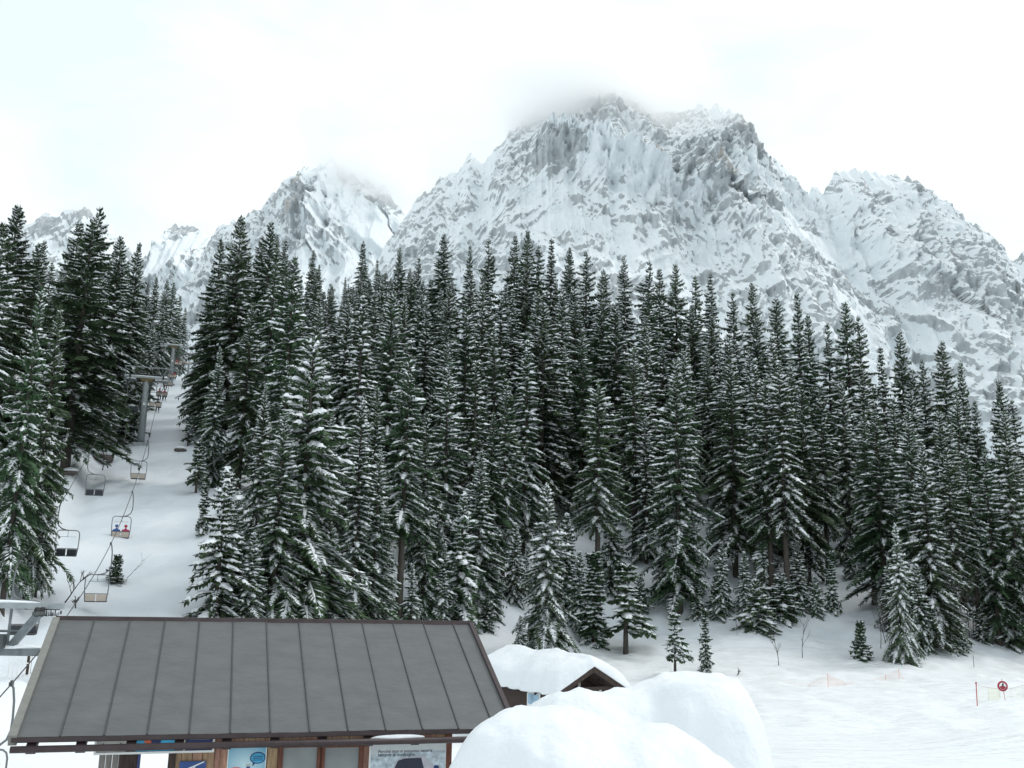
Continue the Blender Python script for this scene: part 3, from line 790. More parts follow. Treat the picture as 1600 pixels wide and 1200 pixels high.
# lift track, right edge
B_('sapling', 306, 690, 770, "thin young spruce on the right edge of the lift track, upper of the two", 1.6)
B_('column', 315, 745, 835, "thin young spruce on the right edge of the lift track, lower of the two", 1.1)
B_('sapling', 293, 652, 697, "tiny dark spruce standing on the open lift track edge below the pylon heads", 1.6)
T_('full', 378, 336, 112, "tallest spruce at the right edge of the lift track", 1.0)
T_('slender', 346, 372, 116, "pointed spruce just left of the tallest by the lift track", .95)
T_('full2', 425, 344, 108, "full spruce just right of the tallest by the lift track", .85)
T_('dark', 395, 470, 92, None, .9)
T_('slender', 330, 430, 125, None, .9)
T_('full', 345, 540, 104, None, .75)
# left of the track
B_('dark', 100, 345, 742, "tall dark spruce left of the lift pylon with its short trunk on the snow", 1.4)
T_('bare', 157, 322, 108, "spruce with a tufted top standing highest left of the lift", .85)
T_('full', 190, 368, 112, None, .95)
T_('full2', 218, 378, 118, "spruce at the left edge of the lift track, pointed against the snow gully", .85)
T_('full', 30, 318, 92, "tall spruce close to the left picture edge, its tip against the white sky", 1.15)
T_('dark', 5, 345, 84, None, 1.2)
T_('dark', 62, 395, 100, None, 1.15)
T_('slender', 125, 345, 104, None, 1.2)
B_('dark', 38, 470, 950, "snow-streaked spruce standing at the left picture edge behind the steel gantry", .7)
B_('dark', 2, 440, 955, None, .62)
B_('dark', 55, 640, 935, None, .55)
T_('slender', 245, 432, 215, None, 1.0); T_('full', 262, 436, 235, None, .9); T_('full2', 272, 440, 255, None, .9); T_('slender', 282, 462, 270, None, .9)
T_('full', 232, 440, 190, None, .9); T_('slender', 290, 480, 300, None, .9); T_('full2', 225, 470, 170, None, .9); T_('full', 205, 430, 140, None, .9)
T_('full', 240, 500, 160, None, .8, (10, 24)); T_('slender', 256, 480, 200, None, .9, (10, 26)); T_('laden', 212, 520, 130, None, .7, (10, 22))
for i, (px_, t_, b_) in enumerate(((165, 600, 700), (190, 585, 690), (208, 610, 665), (150, 640, 712), (205, 545, 640), (178, 560, 668))):
    B_(('young2', 'bushy', 'young')[i % 3], px_, t_, b_, None, 1.0)
# skyline trees
for i, (px_, t_) in enumerate(((490, 390), (470, 432), (570, 375), (590, 405), (625, 386), (655, 402), (693, 364), (735, 382), (765, 372), (805, 366), (825, 358), (845, 382), (862, 371), (890, 385),
                               (916, 391), (945, 420), (975, 400), (1010, 390), (1030, 418), (1055, 404), (1085, 430), (1110, 424), (1175, 440), (1145, 455), (1215, 462), (1245, 455), (1290, 503),
                               (1262, 490), (1320, 470), (1345, 492), (1375, 540), (1405, 516), (1440, 560), (1470, 530), (1500, 562), (1488, 600), (1522, 625), (1560, 592), (1585, 622), (540, 432), (520, 448), (1425, 575))):
    u_ = (px_ - 800) / 1572.0
    cY = float(np.interp(u_, _uu, _Tc)); tY = float(np.interp(u_, _uu, _Tt))
    kind = ('slender', 'full2', 'full4', 'slender3', 'full', 'ragged', 'full3', 'slender2', 'ragged2')[i % 9]
    T_(kind, px_, t_, (tY + (cY - tY) * (0.75 + 0.2 * ((i * 7) % 5) / 4)), None, (.95, .85, .95)[i % 3], (20, 29))

# the rest of the wood
SKY = np.array([(-60, 350), (0, 345), (30, 330), (60, 395), (100, 360), (160, 345), (190, 372), (220, 390), (245, 440), (290, 490), (300, 520), (318, 520), (330, 440), (345, 390), (380, 350), (430, 360), (460, 430),
                (490, 400), (530, 440), (570, 392), (625, 400), (660, 410), (695, 385), (735, 398), (800, 375), (860, 380), (915, 400), (975, 412), (1010, 402), (1055, 415), (1110, 435), (1175, 452), (1245, 468),
                (1290, 510), (1320, 490), (1345, 500), (1375, 552), (1405, 535), (1440, 575), (1470, 548), (1500, 580), (1520, 632), (1560, 610), (1600, 632), (1700, 640)])
# open snow that stays free of feet: (cx, cy, rx, ry) in world metres worked out from the ground
CLEAR = [hit(1030, 935), hit(1335, 960), hit(1345, 905), hit(760, 985), hit(1160, 990), hit(330, 720), hit(1250, 1000), hit(1010, 990), hit(1600, 1020)]
CLR_R = [3.5, 5.0, 3.0, 5, 5, 4, 8, 7, 6]
LIMIT = 320
cand = []
for Yr in np.arange(62, 420, 5.6):
    for Xr in np.arange(-0.62 * Yr, 0.60 * Yr, 5.8):
        cand.append((Xr + random.uniform(-1.8, 1.8), Yr + random.uniform(-2, 2)))
cand.sort(key=lambda c: c[1])
occ = [(t['x'], t['y'], t['r']) for t in TREES]
cover = {}
for X_, Y_ in cand:
    if len(TREES) >= LIMIT: break
    u_ = X_ / Y_
    tY = float(np.interp(u_, _uu, _Tt)); cY = float(np.interp(u_, _uu, _Tc))
    dl = X_ - lane_x(Y_)
    if Y_ < tY + 9 or Y_ > cY + 4: continue
    if -9.5 < dl < 10.0: continue
    if dl <= -9.5 and (Y_ > 200 or dl < -60): continue
    if dl > 10 and Y_ > cY: continue
    if u_ > 0.545 or u_ < -0.545: continue
    zz = float(ground(X_, Y_)); ppx, ppy = to_px(np.array([X_, Y_, zz]))
    if any(math.hypot(X_ - c[0], Y_ - c[1]) < r_ for c, r_ in zip(CLEAR, CLR_R)): continue
    if min((math.hypot(X_ - a, Y_ - b) - 0.4 * r_ for a, b, r_ in occ), default=9) < 3.1: continue
    h = random.uniform(20, 28) if dl > 0 else random.uniform(18, 25)
    if Y_ < tY + 16: h = random.uniform(15, 25)
    ty = float(np.interp(ppx, SKY[:, 0], SKY[:, 1])) + random.uniform(4, 60)
    hmax = P(ppx, ty, Y_)[2] - zz
    h = min(h, hmax)
    if h < 9: continue
    # skip trees nothing of which could be seen: tops well below nearer tops in their column
    tpx, tpy = to_px(np.array([X_, Y_, zz + h]))
    b0 = int(tpx // 9)
    seen = sum(1 for b in (b0 - 1, b0, b0 + 1) if tpy < cover.get(b, 9999) - 6)
    if seen == 0 and Y_ > tY + 22: continue
    for b in (b0 - 1, b0, b0 + 1): cover[b] = min(cover.get(b, 9999), tpy + (14 if b != b0 else 6))
    kind = random.choice(('full', 'full2', 'full3', 'full4', 'slender3', 'ragged2', 'ragged', 'dark', 'bare') if Y_ < tY + 30 else ('full', 'full2', 'full3', 'full4', 'slender', 'slender3', 'slender2', 'ragged', 'ragged2', 'dark'))
    plant(kind, X_, Y_, h, None, random.uniform(.78, 1.28))
    occ.append((X_, Y_, TREES[-1]['r']))

# words that single out every remaining tree: what it looks like, its row and what it stands above
def place_words(px_):
    for lim, wds in ((75, "at the left picture edge"), (230, "left of the lift pylon"), (330, "along the upper lift track"), (440, "beside the lift track's right edge"), (600, "above the grey roof's middle"),
                     (740, "above the grey roof's right end"), (880, "above the hut's snowy roof"), (1000, "above the hut's gable"), (1110, "behind the narrow young spruce"), (1200, "above the big snow heap"),
                     (1330, "above the left orange net"), (1430, "above the right orange net"), (1520, "left of the round red sign"), (9999, "above the round red sign")):
        if px_ < lim: return wds
ORD = ["leftmost", "second from left", "third from left", "fourth from left", "fifth from left", "sixth from left", "seventh from left", "eighth from left", "ninth from left"]
sets = {}
for t in TREES:
    if t['label']: continue
    tp = to_px(np.array([t['x'], t['y'], t['z'] + t['h']])); u_ = t['x'] / t['y']
    tY = float(np.interp(u_, _uu, _Tt)); cY = float(np.interp(u_, _uu, _Tc)); f = (t['y'] - tY) / (cY - tY)
    row = "front" if f < .22 else "second" if f < .42 else "third" if f < .66 else "topmost"
    sets.setdefault((ADJ[t['kind']], row, place_words(tp[0])), []).append((tp[0], t))
for (ad, row, pw), lst in sets.items():
    lst.sort(key=lambda q: q[0])
    for i, (_, t) in enumerate(lst):
        t['o']["label"] = f"{ad} spruce in {row} row {pw}" if len(lst) == 1 else f"{ad} spruce in {row} row {pw}, {ORD[min(i, 8)]}"
print("TREES", len(TREES))

# ------------------------------------------------------------------ undergrowth: small snowed-up spruces among the trunks, too many to count
def undergrowth():
    g = np.random.default_rng(77)
    kinds = [make_spruce(300 + i, 4.0, 1.3, .02, dens=.62, snow=1.0, step=.42, per=5, ragged=.4) for i in range(3)]
    arr = []
    for k in kinds:
        a = []
        for part in ('crown', 'snow'):
            me = k[part]; v = np.empty(len(me.vertices) * 3, np.float32); me.vertices.foreach_get("co", v)
            t = np.empty(len(me.loops), np.int32); me.loops.foreach_get("vertex_index", t)
            a.append((v.reshape(-1, 3), t.reshape(-1, 3)))
        arr.append(a)
    VV, TT, MI = [], [], []; n = 0; cnt = 0
    feet = [(t['x'], t['y']) for t in TREES]
    while cnt < 175:
        Y_ = g.uniform(60, 150); u_ = g.uniform(-.34, .54); X_ = u_ * Y_
        tY = float(np.interp(u_, _uu, _Tt)); dl = X_ - lane_x(Y_)
        if Y_ < tY + 13 or Y_ > tY + 62 or dl < 9: continue
        if any(math.hypot(X_ - c[0], Y_ - c[1]) < r_ for c, r_ in zip(CLEAR, CLR_R)): continue
        cnt += 1; s = g.uniform(.35, 1.0); az = g.uniform(0, 6.28); ca, sa = math.cos(az), math.sin(az)
        z_ = float(ground(X_, Y_)) - .15; a = arr[int(g.integers(3))]
        for mi, (v, t) in enumerate(a):
            v2 = np.stack([(v[:, 0] * ca - v[:, 1] * sa) * s + X_, (v[:, 0] * sa + v[:, 1] * ca) * s + Y_, v[:, 2] * s + z_], -1)
            VV.append(v2); TT.append(t + n); MI.append(np.full(len(t), mi)); n += len(v2)
    me = mesh_from("undergrowth", np.concatenate(VV), np.concatenate(TT), [M['needles'], M['treesnow']], np.concatenate(MI))
    tag(link("undergrowth", me), "low snowed-up young growth between the trunks of the wood", kind="stuff")
undergrowth()

# ------------------------------------------------------------------ bare saplings and branches
def twig_tree(name, x, y, h, seed, label, cat="sapling", group=None, r=0.035, lean=(0, 0), snow=False, spread=0.5, forks=3, col='bark'):
    g = random.Random(seed); z0 = float(ground(x, y)) - .15
    root = empty(name, (x, y, z0)); tag(root, label, cat, group)
    st = MB(); tw = MB()
    def grow(p, d, l, r0, lev):
        pts = [p]; q = p.copy(); dd = d.copy()
        for i in range(4):
            dd = (dd + Vector((g.uniform(-.16, .16), g.uniform(-.16, .16), g.uniform(-.03, .12)))).normalized(); q = q + dd * l / 4; pts.append(q.copy())
        (st if lev == 0 else tw).tube(pts, [r0, r0 * .85, r0 * .68, r0 * .5, r0 * .28], 5)
        if lev < 2:
            for i in range(forks + (3 if lev == 0 else 0)):
                k = g.uniform(.3, .98); j = min(3, int(k * 4)); pp = pts[j].lerp(pts[j + 1], k * 4 - j)
                az = g.uniform(0, 6.28); nd = (dd * .75 + Vector((math.cos(az), math.sin(az), .25)) * spread).normalized()
                grow(pp, nd, l * g.uniform(.28, .5), r0 * .5, lev + 1)
    grow(Vector((0, 0, 0)), Vector((lean[0], lean[1], 1)).normalized(), h, r, 0)
    st.build("stem", M[col], root, True); tw.build("twigs", M[col], root, True)
    return root


for i, (px_, t_, b_, lb) in enumerate(((1217, 985, 1041, "bare sapling with several thin stems low on the open snow"), (1254, 968, 1028, "straight bare sapling with fine side twigs, right of the many-stemmed one"),
                                       (1376, 935, 1015, "bare upright sapling nearest the little dark green spruce"), (1384, 930, 1006, "bare sapling between its two fellows at the right wood edge"), (1391, 945, 1019, "bare sapling closest to the snow-striped foremost spruce"),
                                       (1152, 950, 992, "wispy bare shrub on the upper open bank"))):
    p = hit(px_, b_); h = P(px_, t_, p[1])[2] - p[2]
    twig_tree("bare_sapling", p[0], p[1], max(1.0, h), 40 + i, lb, "sapling", "bare saplings on the open snow", r=0.035 if i != 5 else .02)
for i, (px_, t_, b_) in enumerate(((1505, 900, 1000), (1515, 880, 996), (1480, 915, 1003), (1522, 905, 1000))):
    p = hit(px_, b_); twig_tree("bare_sapling", p[0], p[1], P(px_, t_, p[1])[2] - p[2], 60 + i, ("bare twiggy sapling left of the broad dark spruce", "tall bare twiggy sapling left of the broad dark spruce", "bare sapling beside the bowed dead trunk", "short-limbed bare sapling at the foot of the broad dark spruce")[i], "sapling", "bare saplings under the right wood edge", r=.05, spread=.6)
p = hit(1463, 1005); twig_tree("bowed_dead_tree", p[0], p[1], 6.5, 71, "bowed dead trunk leaning right under the right wood edge", "dead tree", r=.10, lean=(.75, .2), spread=.35, forks=2)
p = hit(100, 942); twig_tree("bare_bush", p[0], p[1], 2.0, 72, "dead leaning bush on the snow left of the nearest pale-backed chair", "bush", r=.05, lean=(.9, 0), spread=.8, forks=4)
p = hit(118, 952); twig_tree("bare_bush", p[0], p[1], 0.8, 73, "small dark tuft of twigs in the snow just above the grey roof's left corner", "bush", r=.05, spread=1.0, forks=5)
for i, (px_, b_) in enumerate(((192, 690), (206, 668), (178, 702), (160, 735))):
    p = hit(px_, b_); twig_tree("bare_bush", p[0], p[1], 4.2 - .5 * i, 80 + i, ("bare frosted bush at the left foot of the lift pylon", "bare frosted bush behind the lift pylon column", "bare frosted bush between the pylon and the capped boulder", "low bare bush below the capped boulder")[i], "bush", "frosted bushes left of the lift pylon", r=.06, spread=.8, forks=5, col='bark')

# dark spruce top poking out of a hole in the snow below the nearest chairs, with a bent branch
p = hit(180, 912); plant('littlefir', p[0], p[1], 2.1, "dark spruce tip poking out of the trodden snow under the lift chairs", 1.3, 0.3)
p = hit(195, 905); twig_tree("bare_branch", p[0], p[1], 1.8, 91, "thin bare branch sticking sideways from the snow by the dark spruce tip", "branch", r=.02, lean=(1.3, .3), forks=1)


def lump(name, c, r_, m, seed, parent=None, flat=0.0, sub=3, n=0.18):
    bm = bmesh.new(); bmesh.ops.create_icosphere(bm, subdivisions=sub, radius=1.0)
    co = np.array([v.co[:] for v in bm.verts]); k = 1 + n * fbm(co[:, 0] * 1.3 + co[:, 2], co[:, 1] * 1.3 + seed, 3, seed)
    for v, q in zip(bm.verts, k):
        v.co *= q
        if v.co.z < -flat and flat: v.co.z = -flat
    bmesh.ops.scale(bm, vec=r_, verts=bm.verts)
    me = bpy.data.meshes.new(name); bm.to_mesh(me); bm.free(); me.materials.append(m)
    me.polygons.foreach_set("use_smooth", np.ones(len(me.polygons), bool))
    o = link(name, me, parent); o.location = c
    return o


def capped_rock(px_, b_, sz, lb, seed):
    p = hit(px_, b_); e = empty("capped_boulder", (p[0], p[1], float(ground(p[0], p[1])))); tag(e, lb, "boulder", "snow-capped boulders by the lift track")
    lump("stone", (0, 0, sz * .28), (sz, sz * .8, sz * .5), M['rock'], seed, e, n=.3); lump("snow_cap", (0, .05, sz * .62), (sz * 1.02, sz * .85, sz * .42), M['snow'], seed + 1, e, flat=.3)
capped_rock(156, 722, 1.3, "dark boulder under a thick round snow cap left of the lift track", 5)
capped_rock(282, 706, 0.6, "small dark stone half under snow on the lift track's right edge", 8)
capped_rock(110, 742, .6, "little capped stone at the foot of the tall dark left spruce", 12)

# ------------------------------------------------------------------ chairlift
B0, B1, GA = -7.0, -0.314, 1.75
HEAD = math.atan2(0.314, 1.0)
def line_Y(px_, py_, side):
    q = ray(px_, py_)[0]; return (B0 + side * GA) / (q - B1)
def line_pt(Y, side, z): return np.array([B0 + side * GA + B1 * Y, Y, z])

UPC = [(163, 948), (200, 836), (225, 751), (245, 692), (258, 640)]          # lower edge of each pale chair back on the right run
DNC = [(15, 1004), (88, 867), (135, 773)]
HANG = 3.55
cab = {1: [], -1: []}
seats = {1: [], -1: []}
for side, lst in ((1, UPC), (-1, DNC)):
    for a_, b_ in lst:
        Y = line_Y(a_, b_, side); seats[side].append((Y, P(a_, b_, Y)[2]))
towerY = [107.0, 172.0, 300.0, 385.0]
T1TOP = P(228, 590, 107.0)[2]
def prof(Y):
    return float(ground(lane_x(Y), Y)) + 7.4
hY = [107.0, 125, 150, 172.0, 200, 240, 300.0, 385.0]
rope = {}
for side in (1, -1):
    k = sorted((Y, z + HANG) for Y, z in seats[side] if Y < 104)
    if side == 1: k = [(20.0, -4.9), (line_Y(18, 1068, 1), P(18, 1068, line_Y(18, 1068, 1))[2])] + k
    else: k = [(20.0, -4.6), (30, -2.2)] + k
    k += [(107.0, T1TOP + .15)] + [(Y, prof(Y) - (0.5 if Y not in (172.0, 300.0, 385.0) else 0)) for Y in hY[1:]]
    rope[side] = np.array(k)
def rope_z(Y, side): return float(np.interp(Y, rope[side][:, 0], rope[side][:, 1]))
# a smooth sagging curve from the station to the first pylon
for side in (1, -1):
    k = rope[side]; lo = k[k[:, 0] <= 107.0]; w_ = np.ones(len(lo)); w_[-1] = 6; w_[0] = .3; w_[1] = 3 if side == 1 else 1
    co = np.polyfit(lo[:, 0], lo[:, 1], 3, w=w_)
    ys = np.arange(20, 107, 3.0); ys2 = np.arange(107, 386, 5.0)
    zs_ = np.concatenate([np.polyval(co, ys), np.interp(ys2, k[:, 0], k[:, 1])]); ys = np.concatenate([ys, ys2])
    rope[side] = np.stack([ys, zs_], -1)
    m_ = MB(); m_.tube([tuple(line_pt(Y, side, z)) for Y, z in rope[side]], 0.022, 6)
    o = m_.build("haul_rope", M['cable']); tag(o, "steel haul rope of the " + ("right-hand run carrying riders uphill" if side == 1 else "left-hand run bringing empty chairs down"), "cable", "haul ropes of the chairlift")


def pylon(Y, ztop, label, rad=0.36, arm=2.35, frame=True):
    x, y = lane_x(Y), Y; z0 = float(ground(x, y)) - .4
    e = empty("lift_pylon", (x, y, z0), HEAD); tag(e, label, "lift pylon", "pylons of the chairlift")
    h = ztop - z0
    m_ = MB(); m_.tube([(0, 0, 0), (0, 0, h * .5), (0, 0, h - .1)], [rad * 1.12, rad, rad * .86], 12); m_.build("column", M['steel'], e, True)
    m_ = MB(); m_.box((0, 0, .35), (1.5, 1.5, .5)); m_.build("footing", M['steel'], e, bevel=.04)
    m_ = MB(); m_.hexa([(-.42, -.3, h - .55), (.42, -.3, h - .55), (.42, .3, h - .55), (-.42, .3, h - .55), (-.85, -.32, h - .12), (.85, -.32, h - .12), (.85, .32, h - .12), (-.85, .32, h - .12)]); m_.build("head_plate", M['yellow'], e)
    m_ = MB(); m_.box((0, 0, h), (2 * arm, .28, .24)); cb = m_.build("crossarm", M['steel'], e, bevel=.02)
    for sx in (-1, 1):
        m_ = MB(); m_.box((sx * GA, 0, h - .02), (.14, 2.6, .14)); bt = m_.build("sheave_beam", M['darksteel'], e)
        for j in range(6):
            m_ = MB(); yy = -1.1 + j * .44; m_.tube([(sx * GA - .05, yy, h + .0), (sx * GA + .05, yy, h + .0)], .17, 12)
            m_.build("sheave", M['black'], bt)
        m_ = MB(); m_.box((sx * (GA - .1), 0, h - .35), (1.25, .9, .05)); pf = m_.build("service_platform", M['steel'], e)
        l_ = lump("platform_snow", (sx * (GA - .1), 0, h - .27), (.62, .45, .16), M['treesnow'], 3 + sx, e, flat=.2, sub=2)
    lump("crossarm_snow", (0, 0, h + .13), (arm * .95, .13, .09), M['treesnow'], 9, e, flat=.2, sub=3)
    if frame:
        m_ = MB()
        for sx in (-1, 1):
            m_.tube([(sx * arm * .97, 0, h + .1), (sx * arm * .97, 0, h + 1.15)], .045, 6)
        m_.tube([(arm * .62, 0, h + .1), (arm * .9, 0, h + 1.1)], .05, 6)
        m_.tube([(-arm * 1.02, 0, h + 1.15), (arm * 1.02, 0, h + 1.15)], .06, 6); m_.build("lifting_frame", M['steel'], e)
    m_ = MB()
    for sx in (-.18, .18): m_.tube([(sx, -rad - .14, .8), (sx, -rad - .1, h - .6)], .02, 5)
    for j in range(int(h / .45) - 2): m_.tube([(-.18, -rad - .13, 1 + j * .45), (.18, -rad - .13, 1 + j * .45)], .015, 4)
    m_.build("ladder", M['steel'], e)
    m_ = MB(); m_.box((0, -rad - .03, h * .62), (.3, .03, .34)); m_.build("number_plate", M['white'], e)
    return e
pylon(107.0, T1TOP, "nearest tall lift pylon, thick grey tube standing on the lift track")
pylon(172.0, prof(172.0), "second lift pylon up the track, behind the thick nearest one", .33)
pylon(300.0, prof(300.0), "third lift pylon, thin and far up the track", .33)
pylon(385.0, prof(385.0), "farthest lift pylon, just visible right of the third", .33)

# the station gantry at the left picture edge
Yg = 36.5
gx0 = lane_x(Yg); gz0 = float(ground(gx0, Yg)) - .2; ztop = P(20, 946, Yg)[2]
e = empty("station_gantry", (gx0, Yg, gz0), 0.06); tag(e, "grey steel gantry of the lift station at the left picture edge", "gantry")
h = ztop - gz0
xr = P(97, 946, Yg)[0] - gx0
m_ = MB(); m_.tube([(0, 0, 0), (0, 0, h - 1.6)], .19, 12); m_.build("column", M['midsteel'], e, True)
m_ = MB(); m_.box((0, 0, h), (2 * xr, .30, .21)); m_.build("upper_beam", M['steel'], e, bevel=.02)
m_ = MB(); m_.box((0, 0, h - 1.62), (2 * (P(80, 1011, Yg)[0] - gx0), .30, .26)); m_.build("lower_beam", M['midsteel'], e, bevel=.02)
for sx in (-1, 1):
    m_ = MB(); m_.hexa([(sx * .62 - .15, -.12, h - 1.5), (sx * .62 + .15, -.12, h - 1.5), (sx * .62 + .15, .12, h - 1.5), (sx * .62 - .15, .12, h - 1.5),
                        (sx * 1.62 - .16, -.12, h - .16), (sx * 1.62 + .16, -.12, h - .16), (sx * 1.62 + .16, .12, h - .16), (sx * 1.62 - .16, .12, h - .16)])
    m_.build("brace", M['midsteel'], e)
    m_ = MB(); m_.box((sx * GA, .2, h - .25), (.13, 2.4, .13)); bt = m_.build("sheave_beam", M['darksteel'], e)
    for j in range(5):
        m_ = MB(); m_.tube([(sx * GA - .05, -.75 + j * .45, h - .2), (sx * GA + .05, -.75 + j * .45, h - .2)], .17, 12); m_.build("sheave", M['black'], bt)
lump("beam_snow", (-.3, 0, h + .10), (xr * .8, .15, .10), M['treesnow'], 4, e, flat=.2)
lump("beam_snow", (0, 0, h - 1.48), (xr * .7, .2, .13), M['treesnow'], 6, e, flat=.2)
m_ = MB(); m_.tube([(-.9, 0, h - .9), (.9, 0, h - .9)], .05, 6); m_.tube([(.55, 0, h - 1.5), (.55, 0, h - .12)], .05, 6); m_.tube([(-.55, 0, h - 1.5), (-.55, 0, h - .12)], .05, 6); m_.build("inner_frame", M['midsteel'], e)
m_ = MB(); m_.box((.3, -.25, h - 1.25), (.5, .3, .5)); m_.build("control_box", M['darksteel'], e, bevel=.02)
ic = MB(); gg = random.Random(4)
for j in range(16):
    xx = xr * gg.uniform(.75, .99); ic.tube([(xx, -.15, h - .14), (xx, -.15, h - .14 - gg.uniform(.05, .28))], [.015, .003], 5)
ic.build("icicles", M['treesnow'], e)

# white railing beyond the gantry
p0 = hit(44, 1066); p1 = hit(12, 1058); dv = p0 - p1; ln = float(np.hypot(dv[0], dv[1]))
e = empty("white_railing", (p1[0], p1[1], float(ground(p1[0], p1[1])) - .1), math.atan2(dv[1], dv[0])); tag(e, "white tubular railing beyond the gantry beam at the left edge", "railing")
rise_ = float(p0[2] - p1[2])
m_ = MB()
for zz in (.75, 1.62): m_.tube([(0, 0, zz), (ln, 0, zz)], .03, 6)
m_.build("rail", M['white'], e)
for j in range(6):
    m_ = MB(); xx = ln * j / 5; m_.tube([(xx, 0, -.8), (xx, 0, 1.65)], .035 if j in (0, 5) else .022, 6); m_.build("post", M['white'], e)
m_ = MB(); m_.box((ln * .72, .3, .7), (.28, .06, 1.5)); m_.build("dark_board", M['oldwood'], e)
lump("drift", (0, 0, 0), (1.9, 1.3, .55), M['snow'], 22, None, flat=.1).location = (p0[0] + .9, p0[1] + .9, float(ground(p0[0], p0[1])) - .05)
tag(bpy.data.objects["drift"], "rounded snow drift beside the white railing", "snow drift")


def make_chair():
    e = empty("lift_chair")
    m_ = MB(); m_.box((.55, 0, 0), (.10, .36, .13)); m_.box((.55, 0, .08), (.05, .22, .06)); m_.build("grip", M['darksteel'], e, bevel=.01)
    m_ = MB(); m_.tube([(.55, 0, 0), (.62, 0, -.12), (.68, 0, -.5), (.70, 0, -1.0), (.69, 0, -1.35), (.60, 0, -1.62), (.40, 0, -1.79), (.15, 0, -1.87), (0, 0, -1.89)], .036, 8); m_.build("hanger", M['chairtube'], e, True)
    pts = [(-.60, 0, -3.5), (-.66, 0, -3.0), (-.68, 0, -2.6), (-.68, 0, -2.15), (-.64, 0, -1.99), (-.54, 0, -1.91), (-.4, 0, -1.89), (0, 0, -1.89), (.4, 0, -1.89), (.54, 0, -1.91), (.64, 0, -1.99), (.68, 0, -2.15), (.68, 0, -2.6), (.66, 0, -3.0), (.60, 0, -3.5)]
    m_ = MB(); m_.tube(pts, .030, 8); m_.build("bow_frame", M['chairtube'], e, True)
    m_ = MB(); m_.tube([(-.66, 0, -3.03), (.66, 0, -3.03)], .022, 6); m_.tube([(-.62, 0, -3.5), (.62, 0, -3.5)], .028, 6); m_.build("back_rail", M['darksteel'], e, True)
    for sx in (-1, 1):
        m_ = MB(); m_.hexa([(sx * .31 - .27, -.02, -3.47), (sx * .31 + .27, -.02, -3.47), (sx * .31 + .27, .0, -3.47), (sx * .31 - .27, .0, -3.47), (sx * .325 - .29, -.05, -3.06), (sx * .325 + .29, -.05, -3.06), (sx * .325 + .29, -.03, -3.06), (sx * .325 - .29, -.03, -3.06)])
        m_.build("back_panel", M['beige'], e)
        m_ = MB(); m_.box((sx * .31, .05, -3.26), (.54, .06, .36)); m_.build("back_cushion", M['pad'], e, bevel=.02)
        m_ = MB(); m_.box((sx * .31, .27, -3.50), (.55, .44, .07)); m_.build("seat", M['pad'], e, bevel=.02)
        m_ = MB(); m_.tube([(sx * .62, 0, -3.48), (sx * .62, .48, -3.5), (sx * .62, .5, -3.44)], .02, 6); m_.build("armrest", M['darksteel'], e)
    m_ = MB(); m_.tube([(0, .03, -1.92), (0, .05, -2.22), (.03, .06, -2.3)], .016, 6); m_.tube([(-.5, .06, -2.3), (.5, .06, -2.3)], .012, 6); m_.build("safety_bar", M['chairtube'], e, True)
    return e


def skin_mesh(name, joints, edges, mats, pick, sub=1):
    me = bpy.data.meshes.new(name); me.from_pydata([j[:3] for j in joints], edges, [])
    o = bpy.data.objects.new(name, me); C.objects.link(o)
    sk = o.modifiers.new("skin", 'SKIN'); sk.use_smooth_shade = True
    for v, j in zip(me.skin_vertices[0].data, joints): v.radius = (j[3], j[3]); v.use_root = False
    me.skin_vertices[0].data[0].use_root = True
    ss = o.modifiers.new("sub", 'SUBSURF'); ss.levels = sub; ss.render_levels = sub
    dg = bpy.context.evaluated_depsgraph_get(); dg.update()
    m2 = bpy.data.meshes.new_from_object(o.evaluated_get(dg)); m2.name = name
    bpy.data.objects.remove(o); bpy.data.meshes.remove(me)
    m2.materials.clear()
    for m_ in mats: m2.materials.append(m_)
    for pl in m2.polygons: pl.material_index = pick(pl.center); pl.use_smooth = True
    return m2


def person_mesh(jacket, trousers):
    skin_ = M.setdefault('skin', mat("skin", (0.55, 0.36, 0.28), .6))
    J = [(0, .05, .10, .15), (0, .02, .30, .16), (0, -.01, .50, .17), (0, 0, .62, .08), (0, .02, .70, .075), (0, .02, .80, .105),       # 0-5 pelvis..head
         (-.19, 0, .53, .09), (-.27, .10, .33, .075), (-.20, .32, .25, .06), (-.17, .38, .25, .05), (.19, 0, .53, .09), (.27, .10, .33, .075), (.20, .32, .25, .06), (.17, .38, .25, .05),
         (-.10, .10, .08, .11), (-.13, .48, .10, .085), (-.13, .54, -.10, .075), (-.13, .56, -.34, .065), (-.13, .68, -.40, .055),
         (.10, .10, .08, .11), (.13, .48, .10, .085), (.13, .54, -.10, .075), (.13, .56, -.34, .065), (.13, .68, -.40, .055), (0, .115, .79, .03)]
    E_ = [(0, 1), (1, 2), (2, 3), (3, 4), (4, 5), (2, 6), (6, 7), (7, 8), (8, 9), (2, 10), (10, 11), (11, 12), (12, 13), (0, 14), (14, 15), (15, 16), (16, 17), (17, 18), (0, 19), (19, 20), (20, 21), (21, 22), (22, 23), (5, 24)]
    def pick(c):
        if c.z > .66: return 2
        if c.z < -.26: return 3
        if c.z < .17 and not (c.z > .13 and c.y < .2): return 1
        return 0
    return skin_mesh("body", J, E_, [jacket, trousers, skin_, M['black']], pick)

